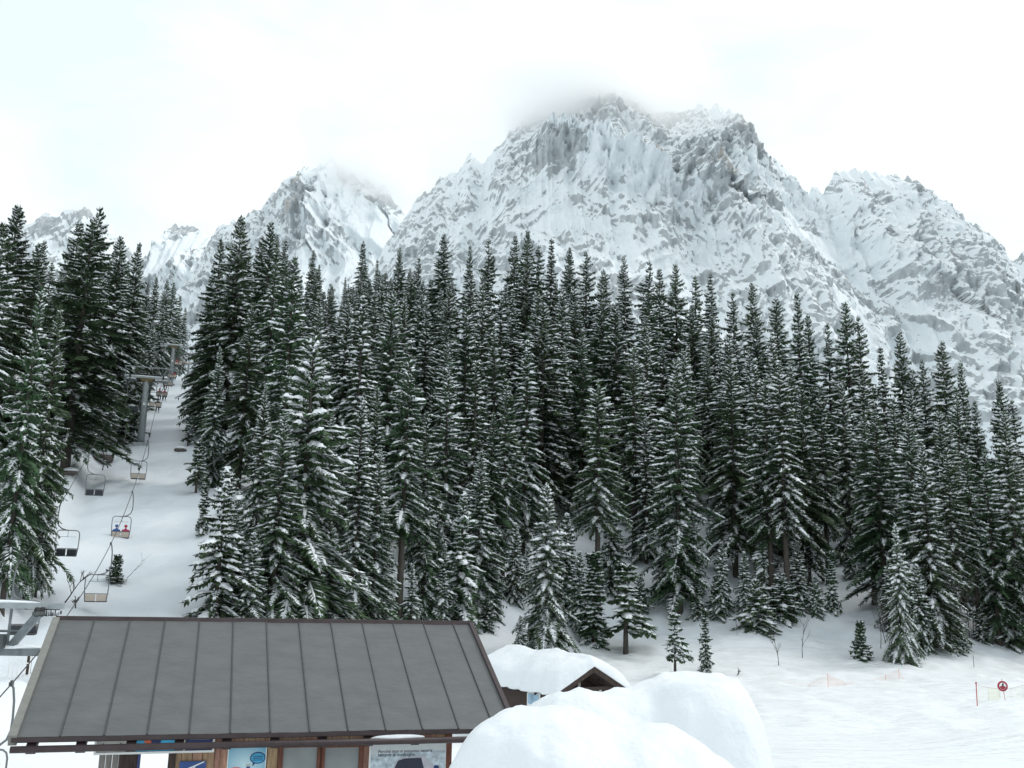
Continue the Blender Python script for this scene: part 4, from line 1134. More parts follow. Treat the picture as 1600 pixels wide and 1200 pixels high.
JK = {'blue': mat("jacket_blue", (0.03, 0.10, 0.36), .7), 'red': mat("jacket_red", (0.45, 0.03, 0.05), .7), 'pink': mat("jacket_crimson", (0.42, 0.03, 0.12), .7), 'dark': mat("jacket_dark", (0.02, 0.022, 0.035), .7)}
TRS = mat("ski_trousers", (0.018, 0.02, 0.03), .75)
HELM = {'dark': mat("helmet_dark", (0.02, 0.02, 0.03), .4), 'red': mat("helmet_red", (0.35, 0.02, 0.03), .4), 'blue': mat("helmet_blue", (0.03, 0.1, 0.3), .4)}
BODY = {k: person_mesh(m_, TRS) for k, m_ in JK.items()}


def person(color, helm, loc, label):
    e = empty("person", loc, HEAD); tag(e, label, "person", "riders on the chairlift")
    link("body", BODY[color], e)
    o = lump("helmet", (0, .01, .85), (.125, .14, .115), HELM[helm], 2, e, sub=2, n=.0)
    m_ = MB()
    for sx in (-1, 1):
        m_.hexa([(sx * .13 - .05, .0, -.47), (sx * .13 + .05, .0, -.47), (sx * .13 + .05, 1.25, -.49), (sx * .13 - .05, 1.25, -.49), (sx * .13 - .05, .0, -.45), (sx * .13 + .05, .0, -.45), (sx * .13 + .05, 1.25, -.47), (sx * .13 - .05, 1.25, -.47)])
    m_.build("skis", M['white'], e)
    return e


chair0 = make_chair(); first = [True]
def place_chair(Y, side, label, riders=()):
    c = chair0 if first[0] else copy_tree(chair0); first[0] = False
    z = rope_z(Y, side); pt = line_pt(Y, side, z)
    rz = HEAD if side == 1 else HEAD + math.pi
    ca, sa = math.cos(rz), math.sin(rz)
    off = np.array([.55 * ca, .55 * sa, 0]); o = pt - off                     # the grip sits on the rope
    c.location = o; c.rotation_euler = (0, 0, rz); tag(c, label, "lift chair", "chairs of the chairlift")
    for k, (col, hl, lb) in riders:
        loc = o + np.array([k * ca - .12 * sa, k * sa + .12 * ca, -3.46]); person(col, hl, loc, lb)
    return c

Ys = [s_[0] for s_ in seats[1]]
place_chair(line_Y(18, 1068, 1), 1, "nearest chair, only its curved hanger and bow showing at the left picture edge")
place_chair(Ys[0], 1, "empty pale-backed chair hanging lowest over the lift track")
place_chair(Ys[1], 1, "chair carrying two riders in blue and crimson", [(-.33, ('blue', 'blue', "rider in a blue jacket, left seat of the second lowest chair")), (.33, ('pink', 'red', "rider in a crimson jacket, right seat beside the blue one"))])
place_chair(Ys[2], 1, "empty pale-backed chair below the nearest pylon's foot")
place_chair(Ys[3], 1, "pale-backed chair with one dark rider, right beside the nearest pylon", [(.25, ('dark', 'dark', "lone rider in dark clothes beside the nearest pylon"))])
place_chair(Ys[4], 1, "pale-backed chair with two riders in red by the pylon head", [(-.3, ('red', 'red', "left of two riders in red by the pylon head")), (.3, ('red', 'dark', "right of two riders in red by the pylon head"))])
place_chair(Ys[4] + 14.5, 1, "pale-backed chair just right of the nearest pylon's crossarm, one rider in red", [(-.3, ('red', 'dark', "lone rider in red just above the two in red"))])
place_chair(Ys[4] + 27, 1, "chair with a dark and a red rider, next above the pylon's crossarm", [(-.3, ('dark', 'dark', "dark rider on the chair right of the second pylon's foot")), (.3, ('red', 'dark', "red rider beside a dark one, right of the second pylon's foot"))])
place_chair(Ys[4] + 50, 1, "chair crowded against the second pylon with a red rider", [(-.3, ('red', 'red', "red rider on the far chair by the second pylon"))])
place_chair(Ys[4] + 74, 1, "small far chair between the second and third pylon")
place_chair(Ys[4] + 130, 1, "tiny far chair under the third pylon's arm")
for i, (Y, z) in enumerate(seats[-1]):
    place_chair(Y, -1, ("empty downhill chair under the station gantry at the left edge", "empty dark-seated chair in front of the left trees", "empty dark-seated chair near the capped boulder")[i])
yl = seats[-1][-1][0]
for i, dY in enumerate((15, 29, 48, 72)):
    place_chair(yl + dY, -1, ("empty dark-seated chair in front of the frosted bushes", "empty chair at the left end of the nearest pylon's crossarm", "empty chair left of the second pylon's column", "small far empty chair left of the second pylon's head")[i])

# ------------------------------------------------------------------ ticket building with the grey metal roof
E0 = np.array([-7.877, 16.690, -2.3965]); YAW = 0.2904
RUN, RISE, LEN = 3.533, 1.776, 8.4
bld = empty("ticket_building", (E0[0], E0[1], GZ), YAW)
tag(bld, "timber ticket building with a grey standing-seam metal roof in the foreground", "building")
dA = np.array([math.cos(YAW), math.sin(YAW), 0]); nA = np.array([-math.sin(YAW), math.cos(YAW), 0])
ZE = E0[2] - GZ
def on_wall(px_, py_, yo):
    """local (x, z) where the direction of photo pixel (px, py) meets the upright plane yo metres behind the eave"""
    q = ray(px_, py_); k = ((E0 + nA * yo) @ nA) / (q @ nA); p_ = q * k
    return float((p_ - E0) @ dA), float(p_[2] - GZ)


def roof_metal():
    m = bpy.data.materials.new("grey_roof_sheet"); m.use_nodes = True
    t = m.node_tree; b = t.nodes['Principled BSDF']; l = t.links.new
    b.inputs['Metallic'].default_value = 0.15; b.inputs['Specular IOR Level'].default_value = 0.35
    c = t.nodes.new('ShaderNodeTexCoord'); mpn = t.nodes.new('ShaderNodeMapping'); mpn.inputs['Scale'].default_value = (1.3, 2.2, 2.2)
    l(c.outputs['Object'], mpn.inputs['Vector'])
    n1 = t.nodes.new('ShaderNodeTexNoise'); n1.inputs['Scale'].default_value = 1.2; n1.inputs['Detail'].default_value = 6; n1.inputs['Roughness'].default_value = .6
    n2 = t.nodes.new('ShaderNodeTexNoise'); n2.inputs['Scale'].default_value = 60; n2.inputs['Detail'].default_value = 3
    l(mpn.outputs['Vector'], n1.inputs['Vector']); l(c.outputs['Object'], n2.inputs['Vector'])
    r_ = t.nodes.new('ShaderNodeValToRGB'); e_ = r_.color_ramp.elements
    e_[0].position = .3; e_[0].color = (0.098, 0.102, 0.104, 1); e_[1].position = .72; e_[1].color = (0.132, 0.136, 0.136, 1)
    l(n1.outputs['Fac'], r_.inputs['Fac'])
    h_ = t.nodes.new('ShaderNodeHueSaturation'); mr_ = t.nodes.new('ShaderNodeMapRange'); mr_.inputs[3].default_value = .94; mr_.inputs[4].default_value = 1.06
    l(n2.outputs['Fac'], mr_.inputs['Value']); l(mr_.outputs[0], h_.inputs['Value']); l(r_.outputs['Color'], h_.inputs['Color']); l(h_.outputs['Color'], b.inputs['Base Color'])
    mq = t.nodes.new('ShaderNodeMapRange'); mq.inputs[3].default_value = .38; mq.inputs[4].default_value = .62; l(n1.outputs['Fac'], mq.inputs['Value']); l(mq.outputs[0], b.inputs['Roughness'])
    bn = t.nodes.new('ShaderNodeBump'); bn.inputs['Distance'].default_value = .035; l(n1.outputs['Fac'], bn.inputs['Height']); l(bn.outputs['Normal'], b.inputs['Normal'])
    return m
M['roof'] = roof_metal()
SLN = math.hypot(RUN, RISE); ndir = Vector((0, -RISE / SLN, RUN / SLN))
def rp(x, t, up=0.0):
    """point of the front roof slope: x along the eave, t 0 eave .. 1 ridge"""
    return Vector((x, RUN * t, ZE + RISE * t)) + ndir * up

m_ = MB(); a_ = [rp(0.02, 0, -.10), rp(LEN - .02, 0, -.10), rp(LEN - .02, 1, -.10), rp(.02, 1, -.10)]; b_ = [rp(.02, 0, -.025), rp(LEN - .02, 0, -.025), rp(LEN - .02, 1, -.025), rp(.02, 1, -.025)]
m_.hexa(a_ + b_)
bk = [Vector((x, 2 * RUN - y + .0, z)) for x, y, z in (a_ + b_)]
m_.hexa([bk[3], bk[2], bk[1], bk[0], bk[7], bk[6], bk[5], bk[4]])
roof = m_.build("roof", M['brown'], bld)
bounds = [k * LEN / 12.58 for k in range(13)] + [LEN]
g = random.Random(5)
for i in range(13):
    xa, xb = bounds[i] + .012, bounds[i + 1] - .012
    nx_, nt2 = 5, 14; V = []; off = g.uniform(-.004, .004)
    for jt in range(nt2 + 1):
        for ix in range(nx_ + 1):
            x = xa + (xb - xa) * ix / nx_; t = jt / nt2
            ed = min(1, 4 * (ix / nx_) * (1 - ix / nx_))
            up = 0.004 + off + ed * 0.007 * float(fbm(x * 1.6 + i * 7, t * 4.5, 3, 90 + i))
            V.append(rp(x, t, up))
    Fq = [(j * (nx_ + 1) + k, j * (nx_ + 1) + k + 1, (j + 1) * (nx_ + 1) + k + 1, (j + 1) * (nx_ + 1) + k) for j in range(nt2) for k in range(nx_)]
    m_ = MB(); m_.add(V, Fq); m_.build("roof_panel", M['roof'], roof, True)
    m_ = MB(); m_.hexa([Vector((p_[0], 2 * RUN - p_[1], p_[2])) for p_ in (rp(xb, 0, -.02), rp(xa, 0, -.02), rp(xa, 1, -.02), rp(xb, 1, -.02), rp(xb, 0, .004), rp(xa, 0, .004), rp(xa, 1, .004), rp(xb, 1, .004))]); m_.build("roof_panel", M['roof'], roof)
M['seam'] = mat("seam_metal", (0.075, 0.075, 0.08), .45, .2)
for i in range(1, 13):
    x = bounds[i]; m_ = MB(); m_.hexa([rp(x - .012, 0, -.02), rp(x + .012, 0, -.02), rp(x + .012, 1, -.02), rp(x - .012, 1, -.02), rp(x - .007, 0, .026), rp(x + .007, 0, .026), rp(x + .007, 1, .026), rp(x - .007, 1, .026)])
    m_.build("roof_seam", M['seam'], roof)
m_ = MB(); m_.hexa([Vector((-.05, RUN - .09, ZE + RISE - .06)), Vector((LEN + .05, RUN - .09, ZE + RISE - .06)), Vector((LEN + .05, RUN + .09, ZE + RISE - .06)), Vector((-.05, RUN + .09, ZE + RISE - .06)),
                    Vector((-.05, RUN - .05, ZE + RISE + .045)), Vector((LEN + .05, RUN - .05, ZE + RISE + .045)), Vector((LEN + .05, RUN + .05, ZE + RISE + .045)), Vector((-.05, RUN + .05, ZE + RISE + .045))])
m_.build("ridge_cap", M['brown'], roof)
M['verge'] = mat("verge_trim_grey", (0.20, 0.20, 0.185), .5, .1, vary=.1)
for x0, x1, mm in ((-.10, .03, 'verge'), (LEN - .03, LEN + .06, 'brown')):
    m_ = MB(); m_.hexa([rp(x0, -.005, -.13), rp(x1, -.005, -.13), rp(x1, .985, -.13), rp(x0, .985, -.13), rp(x0, -.005, .055), rp(x1, -.005, .055), rp(x1, .985, .055), rp(x0, .985, .055)])
    m_.build("verge_trim", M[mm], roof)
# drip edge, rafter ends and the long gutter beam below the eave
m_ = MB(); m_.box((LEN / 2, -.012, ZE - .035), (LEN + .1, .03, .07)); m_.build("drip_edge", M['brown'], roof)
gx_, gz_ = on_wall(20, 1162, -.06)
m_ = MB(); m_.tube([(-.04, -.06, ZE - .175), (8.02, -.06, ZE - .175)], .055, 12); m_.build("gutter", M['brown'], bld, True)
for px_ in (51, 128, 206, 281, 355, 430, 504, 576, 648):
    x, _ = on_wall(px_, 1152, 0.05)
    m_ = MB(); m_.box((x, .42, ZE + .42 * RISE / RUN - .19), (.15, .98, .13), rot=Matrix.Rotation(math.atan2(RISE, RUN), 3, 'X')); m_.build("rafter_end", M['brown'], bld)
# snow caught behind the gutter where the photograph shows a white strip
xa, _ = on_wall(578, 1153, .02); xb, _ = on_wall(662, 1153, .02)
bm_ = lump("gutter_snow", ((xa + xb) / 2, -.03, ZE - .125), ((xb - xa) / 2, .05, .06), M['snow'], 6, bld, flat=.3, n=.12)

WY = 0.62
XL, _ = on_wall(268, 1180, WY); XR, _ = on_wall(704, 1180, WY)
# plank walls
x = XL; i = 0
while x < XR - .02:
    wd = min(g.uniform(.15, .21), XR - x); m_ = MB(); m_.box((x + wd / 2, WY + .02 + g.uniform(-.004, .004), (ZE + .17) / 2), (wd - .008, .04, ZE + .17)); m_.build("plank", M['pine'], bld, bevel=.004); x += wd
for yy in np.arange(WY + .15, 2 * RUN - .5, .22):
    m_ = MB(); m_.box((XR - .02, float(yy), (ZE + .1) / 2), (.04, .212, ZE + .1)); m_.build("plank", M['pine'], bld)
for xx in np.arange(XL, XR, .4):
    m_ = MB(); m_.box((float(xx) + .2, 2 * RUN - .42, (ZE + .05) / 2), (.392, .04, ZE + .05)); m_.build("plank", M['pine'], bld)
m_ = MB(); m_.box((XL - .03, RUN, (ZE + .14) / 2), (.04, 2 * RUN - 1.3, ZE + .14)); m_.build("side_wall", M['oldwood'], bld)
def post(px0, px1, mname, yo=WY - .06, dep=.12, top=ZE + .02):
    x0, _ = on_wall(px0, 1180, yo); x1, _ = on_wall(px1, 1180, yo)
    m_ = MB(); m_.box(((x0 + x1) / 2, yo + dep / 2, top / 2), (x1 - x0, dep, top)); return m_.build("post", M[mname], bld, bevel=.008)
post(264, 275, 'oldwood'); post(345, 356, 'pine', WY - .05); post(697, 706, 'redbrown', WY - .08); post(418, 434, 'pine', WY - .045)
# grey door leaf and dark opening at the left of the passage
x0, _ = on_wall(154, 1190, WY); x1, _ = on_wall(185, 1190, WY); x2, _ = on_wall(215, 1190, WY)
M['weathered'] = mat("weathered_grey_boards", (0.20, 0.19, 0.175), .8, vary=.3, scale=6, stretch=(8, 8, .6))
for k in range(3):
    wd = (x1 - x0) / 3; m_ = MB(); m_.box((x0 + wd * (k + .5), WY + .02, (ZE + .1) / 2), (wd - .008, .04, ZE + .1)); m_.build("plank", M['weathered'], bld)
m_ = MB(); m_.box(((x1 + x2) / 2, WY + .06, (ZE + .1) / 2), (x2 - x1, .10, ZE + .1)); m_.build("dark_door", M['oldwood'], bld)
m_ = MB(); m_.box((x2 + .02, WY + .0, (ZE + .1) / 2), (.04, .2, ZE + .1)); m_.build("post", M['navy'], bld)

# windows
M['glass'] = mat("window_glass", (0.24, 0.26, 0.26), .12, 0, vary=.2, scale=1.5, spec=.6)
def window(px0, px1):
    x0, z1 = on_wall(px0, 1168, WY - .02); x1, _ = on_wall(px1, 1168, WY - .02)
    t = .09; zt = z1; zb = zt - 1.15
    m_ = MB(); yo = WY - .03
    m_.box((x0 - t / 2, yo, (zt + zb) / 2), (t, .07, zt - zb + 2 * t)); m_.box((x1 + t / 2, yo, (zt + zb) / 2), (t, .07, zt - zb + 2 * t))
    m_.box(((x0 + x1) / 2, yo, zt + t / 2), (x1 - x0, .07, t)); m_.box(((x0 + x1) / 2, yo, zb - t / 2), (x1 - x0, .07, t))
    w_ = m_.build("window", M['redbrown'], bld)
    m_ = MB(); m_.box(((x0 + x1) / 2, WY - .012, (zt + zb) / 2), (x1 - x0, .012, zt - zb)); m_.build("pane", M['glass'], w_)
    m_ = MB(); m_.box(((x0 + x1) / 2, WY - .07, zb - t - .02), (x1 - x0 + .3, .16, .04)); m_.build("sill", M['redbrown'], w_)
window(443, 496); window(508, 561)

# ------------------------------------------------------------------ signs and posters on the building
def text_obj(s, size, loc, m, parent, name="lettering", align='CENTER', shear=0.0):
    cu = bpy.data.curves.new(name, 'FONT'); cu.body = s; cu.size = size; cu.extrude = .0015; cu.align_x = align; cu.align_y = 'CENTER'; cu.shear = shear; cu.resolution_u = 3
    o = bpy.data.objects.new(name, cu); C.objects.link(o); dg = bpy.context.evaluated_depsgraph_get(); dg.update()
    me = bpy.data.meshes.new_from_object(o.evaluated_get(dg)); me.name = name; bpy.data.objects.remove(o); bpy.data.curves.remove(cu)
    me.materials.clear(); me.materials.append(m)
    q = link(name, me, parent); q.location = loc; q.rotation_euler = (math.pi / 2, 0, 0); return q


def flat(name, pts, y, m, parent, th=.003):
    """a flat printed shape (x, z corners) on the front of a board"""
    n = len(pts); V = [(a, y, b) for a, b in pts] + [(a, y - th, b) for a, b in pts]
    m_ = MB(); m_.add(V, [tuple(range(n)), tuple(range(2 * n - 1, n - 1, -1))] + [(i, i + n, (i + 1) % n + n, (i + 1) % n) for i in range(n)])
    return m_.build(name, M[m] if isinstance(m, str) else m, parent)


def oval(cx, cz, rx, rz, n=20): return [(cx + rx * math.cos(2 * math.pi * i / n), cz + rz * math.sin(2 * math.pi * i / n)) for i in range(n)]


def sign_root(name, yo, label, cat, group=None):
    e_ = empty(name, (0, 0, 0)); q = E0 + nA * yo; e_.location = (q[0], q[1], GZ); e_.rotation_euler = (0, 0, YAW); tag(e_, label, cat, group); return e_


def frame(e_, x0, x1, z0, z1, t, m, dep=.04):
    m_ = MB(); m_.box((x0 - t / 2, 0, (z0 + z1) / 2), (t, dep, z1 - z0 + 2 * t)); m_.box((x1 + t / 2, 0, (z0 + z1) / 2), (t, dep, z1 - z0 + 2 * t))
    m_.box(((x0 + x1) / 2, 0, z1 + t / 2), (x1 - x0, dep, t)); m_.box(((x0 + x1) / 2, 0, z0 - t / 2), (x1 - x0, dep, t)); m_.build("frame", M[m], e_)


# long sign board hung under the eave: pale dial panel, cyan advertisement, navy notice
SY = .40
e = sign_root("sign_board", SY, "long white-framed sign board in three panels hanging under the left eave", "sign board")
s0, zb = on_wall(150, 1176, SY); s1, _ = on_wall(197.5, 1176, SY); s2, _ = on_wall(286, 1176, SY); s3, _ = on_wall(331, 1176, SY); zt = zb + .40
frame(e, s0, s3, zb, zt, .035, 'white', .07)
m_ = MB(); m_.box(((s0 + s1) / 2, .01, (zb + zt) / 2), (s1 - s0, .03, zt - zb)); pa = m_.build("pale_panel", M['palegrey'], e)
m_ = MB(); m_.box(((s1 + s2) / 2, .01, (zb + zt) / 2), (s2 - s1, .028, zt - zb)); pb = m_.build("cyan_panel", M['cyan'], e)
m_ = MB(); m_.box(((s2 + s3) / 2 + .02, .01, (zb + zt) / 2), (s3 - s2 - .04, .028, zt - zb)); pc = m_.build("navy_panel", M['navy'], e)
m_ = MB(); m_.box((s2 + .002, -.005, (zb + zt) / 2), (.03, .03, zt - zb)); m_.build("divider", M['white'], e)
cx = (s0 + s1) / 2; cz = (zb + zt) / 2; yf = -.007
for k in range(12):                                              # dial strokes round a pointer
    a_ = 2 * math.pi * k / 12; m_ = MB(); m_.box((cx + .17 * math.cos(a_), yf, cz + .14 * math.sin(a_)), (.014, .004, .05), rot=Matrix.Rotation(-a_ + math.pi / 2, 3, 'Y')); m_.build("dial_mark", M['ink'], pa)
m_ = MB(); m_.box((cx - .02, yf, cz + .07), (.025, .004, .16), rot=Matrix.Rotation(R(-58), 3, 'Y')); m_.build("pointer", M['ink'], pa)
ox = (s1 + s2) / 2 - .05
flat("print", [(ox - .20, zb + .36), (ox - .03, zb + .385), (ox + .06, zb + .20), (ox + .16, zb + .30), (ox + .11, zb + .08), (ox - .02, zb + .03), (ox - .14, zb + .16)], -.006, 'print_orange', pb)
flat("print", [(ox - .06, zb + .30), (ox + .17, zb + .31), (ox + .12, zb + .12), (ox + .0, zb + .06)], -.010, 'navy', pb)
flat("print", oval(ox + .06, zb + .10, .06, .03), -.014, 'print_orange', pb)
for dx_ in (0.0, .05): flat("print", [(ox + dx_, zb + .30), (ox + dx_ + .02, zb + .30), (ox + dx_ + .02, zb + .39), (ox + dx_, zb + .39)], -.010, 'white', pb)
flat("print", [(ox + .26, zb + .055), (ox + .40, zb + .075), (ox + .40, zb + .095), (ox + .26, zb + .075)], -.006, 'blue', pb)
cx = (s2 + s3) / 2 + .02
for dz_, hw in ((.36, .10), (.31, .13), (.21, .19), (.175, .17), (.06, .055)): flat("print", [(cx - hw, zb + dz_), (cx + hw, zb + dz_), (cx + hw, zb + dz_ + (.018 if dz_ > .1 else .035)), (cx - hw, zb + dz_ + (.018 if dz_ > .1 else .035))], -.006, 'palegrey', pc)

# blue lift pictogram below it
PY = WY - .03
e = sign_root("lift_sign", PY, "square blue sign with a white chairlift symbol below the long sign board", "sign")
x0, z1 = on_wall(281, 1190, PY); x1, _ = on_wall(322, 1190, PY); sz = x1 - x0
m_ = MB(); m_.box(((x0 + x1) / 2, 0, z1 - sz / 2), (sz, .02, sz)); m_.build("board", M['blue'], e)
flat("symbol", [(x0 + .02, z1 - .19), (x1 - .03, z1 - .02), (x1 - .03, z1 - .0), (x0 + .02, z1 - .16)], -.010, 'white', e)
flat("symbol", [(x0 + .23, z1 - .10), (x0 + .26, z1 - .09), (x0 + .24, z1 - .30), (x0 + .12, z1 - .31), (x0 + .12, z1 - .28), (x0 + .21, z1 - .27)], -.010, 'white', e)

# drink poster
e = sign_root("drink_poster", PY - .02, "light blue drink poster with bottle and speech bubbles, left of the windows", "poster")
x0, z1 = on_wall(358, 1166, PY); x1, _ = on_wall(416, 1166, PY); hgt = .95
def radial(name, a, b, c):
    m = bpy.data.materials.new(name); m.use_nodes = True; t = m.node_tree; bs = t.nodes['Principled BSDF']; bs.inputs['Roughness'].default_value = .4
    tcn = t.nodes.new('ShaderNodeTexCoord'); vm = t.nodes.new('ShaderNodeVectorMath'); vm.operation = 'DISTANCE'; vm.inputs[1].default_value = c
    r_ = t.nodes.new('ShaderNodeValToRGB'); r_.color_ramp.elements[0].color = (*a, 1); r_.color_ramp.elements[1].color = (*b, 1); r_.color_ramp.elements[1].position = .55
    t.links.new(tcn.outputs['Object'], vm.inputs[0]); t.links.new(vm.outputs['Value'], r_.inputs['Fac']); t.links.new(r_.outputs['Color'], bs.inputs['Base Color']); return m
frame(e, x0, x1, z1 - hgt, z1, .014, 'white', .03)
m_ = MB(); m_.box(((x0 + x1) / 2, 0, z1 - hgt / 2), (x1 - x0, .02, hgt)); m_.build("print_sheet", radial("poster_glow", (.55, .75, .80), (.04, .30, .48), ((x0 + x1) / 2 - .03, 0, z1 - .32)), e)
wx_ = x1 - x0
flat("bottle", [(x0 + .50 * wx_, z1 - .34), (x0 + .60 * wx_, z1 - .34), (x0 + .61 * wx_, z1 - .55), (x0 + .70 * wx_, z1 - .66), (x0 + .70 * wx_, z1 - .93), (x0 + .40 * wx_, z1 - .93), (x0 + .40 * wx_, z1 - .66), (x0 + .49 * wx_, z1 - .55)], -.010, 'blue', e)
flat("bottle_cap", [(x0 + .49 * wx_, z1 - .30), (x0 + .61 * wx_, z1 - .30), (x0 + .61 * wx_, z1 - .335), (x0 + .49 * wx_, z1 - .335)], -.010, 'palegrey', e)
flat("speech_bubble", oval(x0 + .79 * wx_, z1 - .20, .135, .10) , -.010, 'navy', e); flat("speech_bubble", oval(x0 + .79 * wx_, z1 - .20, .115, .082), -.014, 'cyan', e)
flat("bubble_tail", [(x0 + .66 * wx_, z1 - .25), (x0 + .75 * wx_, z1 - .28), (x0 + .66 * wx_, z1 - .34)], -.012, 'navy', e)
for dz_ in (.17, .20, .23): flat("bubble_line", [(x0 + .66 * wx_, z1 - dz_), (x0 + .92 * wx_, z1 - dz_), (x0 + .92 * wx_, z1 - dz_ - .012), (x0 + .66 * wx_, z1 - dz_ - .012)], -.018, 'navy', e)
flat("red_bubble", oval(x0 + .22 * wx_, z1 - .43, .13, .09), -.010, mat("print_rose", (.62, .22, .22), .5, vary=.2, scale=9), e)

# car poster
e = sign_root("car_poster", PY - .02, "white framed poster with a car and two lines of text, right end of the building", "poster")
x0, z1 = on_wall(580, 1163, PY - .02); x1, _ = on_wall(696, 1163, PY - .02); hgt = .95
M['postersky'] = mat("poster_winter_print", (0.50, 0.58, 0.63), .5, vary=.45, scale=9, detail=7)
frame(e, x0, x1, z1 - hgt, z1, .03, 'white', .04)
m_ = MB(); m_.box(((x0 + x1) / 2, .005, z1 - hgt / 2), (x1 - x0, .02, hgt)); m_.build("print_sheet", M['postersky'], e)
wx_ = x1 - x0; kx = lambda q: on_wall(q, 1180, PY - .02)[0]
flat("print_blank", [(x0 + .01, z1 - .17), (x1 - .01, z1 - .13), (x1 - .01, z1 - .01), (x0 + .01, z1 - .01)], -.006, mat("print_pale_sky", (.62, .66, .67), .5, vary=.06), e)
text_obj("Perché non si possono tenere", .083, (kx(590), -.012, on_wall(600, 1174, PY)[1]), M['ink'], e, align='LEFT', shear=.15)
text_obj("sempre le montagne.", .083, (kx(590), -.012, on_wall(600, 1179.5, PY)[1]), M['ink'], e, align='LEFT', shear=.15)
zc = on_wall(640, 1185, PY)[1]
flat("car_body", [(kx(612), zc - .55), (kx(614), zc - .16), (kx(622), zc + .0), (kx(632), zc + .03), (kx(662), zc + .04), (kx(672), zc - .04), (kx(682), zc - .20), (kx(684), zc - .55)], -.006, mat("print_silver", (.50, .50, .55), .4, vary=.1), e)
flat("car_window", [(kx(616), zc - .18), (kx(622), zc - .03), (kx(632), zc + .005), (kx(658), zc + .01), (kx(663), zc - .18)], -.011, 'ink', e)
flat("car_mirror", oval(kx(682), zc - .16, .05, .035), -.011, 'navy', e)
flat("crest", [(kx(684), on_wall(0, 1173, PY)[1] - .03 + .0), (kx(689), on_wall(0, 1173, PY)[1] - .03), (kx(686.5), on_wall(0, 1173, PY)[1] + .03)], -.011, 'palegrey', e)

# ------------------------------------------------------------------ snow-covered timber hut
TH = R(30); ap = P(927, 1041, 42.0); hz = float(ground(ap[0], ap[1])) - .1
hut = empty("timber_hut", (ap[0], ap[1], hz), TH - 0.0); tag(hut, "small dark timber hut with a gabled roof buried in thick snow", "hut")
# local: x across the gable, y back along the ridge (turned to the left behind), z up
ZA = ap[2] - hz; HW = 1.85; HR = 1.02; HL = 7.4
m_ = MB()
for sx in (-1, 1):
    q = [(0, 0, ZA - .02), (sx * HW, 0, ZA - HR - .02), (sx * HW, HL, ZA - HR - .02), (0, HL, ZA - .02)]
    m_.hexa([(x, y, z - .08) for x, y, z in q] + q)
hr = m_.build("roof", M['oldwood'], hut)
for sx in (-1, 1):
    m_ = MB(); m_.hexa([(0, -.06, ZA - .24), (sx * (HW + .03), -.06, ZA - HR - .24), (sx * (HW + .03), -.003, ZA - HR - .24), (0, -.003, ZA - .24), (0, -.06, ZA + .0), (sx * (HW + .03), -.06, ZA - HR + .0), (sx * (HW + .03), -.003, ZA - HR + .0), (0, -.003, ZA + .0)])
    m_.build("bargeboard", M['oldwood'], hr)
    for k in range(11):
        yy = .15 + k * (HL - .3) / 10; m_ = MB(); m_.hexa([(sx * .9, yy - .04, ZA - HR * .9 / HW - .20), (sx * HW, yy - .04, ZA - HR - .20), (sx * HW, yy + .04, ZA - HR - .20), (sx * .9, yy + .04, ZA - HR * .9 / HW - .20),
                                                                (sx * .9, yy - .04, ZA - HR * .9 / HW - .105), (sx * HW, yy - .04, ZA - HR - .105), (sx * HW, yy + .04, ZA - HR - .105), (sx * .9, yy + .04, ZA - HR * .9 / HW - .105)]); m_.build("rafter", M['oldwood'], hr)
WH = ZA - HR + .18; HWw = 1.45
for k in range(36):
    yy = 1.0 + k * (HL - 1.3) / 36
    for sx in (-1, 1):
        m_ = MB(); m_.box((sx * HWw, yy + .08, WH / 2), (.05, (HL - 1.3) / 36 - .01, WH)); m_.build("plank", M['oldwood'], hut)
for k in range(16):
    xx = -HWw + (k + .5) * 2 * HWw / 16; hh = ZA - .14 - HR * abs(xx) / HW
    m_ = MB(); m_.box((xx, 2.3, hh / 2), (2 * HWw / 16 - .01, .05, hh)); m_.build("plank", M['oldwood'], hut)
    m_ = MB(); m_.box((xx, HL - .25, hh / 2), (2 * HWw / 16 - .01, .05, hh)); m_.build("plank", M['oldwood'], hut)
for xx in (-1.45, -.55, 1.45):
    m_ = MB(); m_.box((xx, .25, (ZA - HR * abs(xx) / HW - .11) / 2), (.11, .11, ZA - HR * abs(xx) / HW - .11)); m_.build("post", M['weathered'] if xx == -.55 else M['oldwood'], hut)
m_ = MB(); m_.box((0, .25, ZA - HR + .12), (2 * HW - .3, .12, .13)); m_.build("tie_beam", M['oldwood'], hut)
m_ = MB(); m_.box((.45, .6, ZA - HR - .22), (.95, .04, .14)); m_.box((.78, .6, ZA - HR - .05), (.13, .04, .22)); m_.build("white_panel", M['white'], hut)
m_ = MB(); m_.box((-HWw - .05, 2.2, WH - .62), (.03, 1.05, .62)); sgn = m_.build("notice_frame", M['white'], hut)
m_ = MB(); m_.box((-HWw - .07, 2.2, WH - .62), (.02, .85, .42)); m_.build("notice_print", mat("print_sky_blue", (.30, .48, .62), .4, vary=.5, scale=3), sgn)
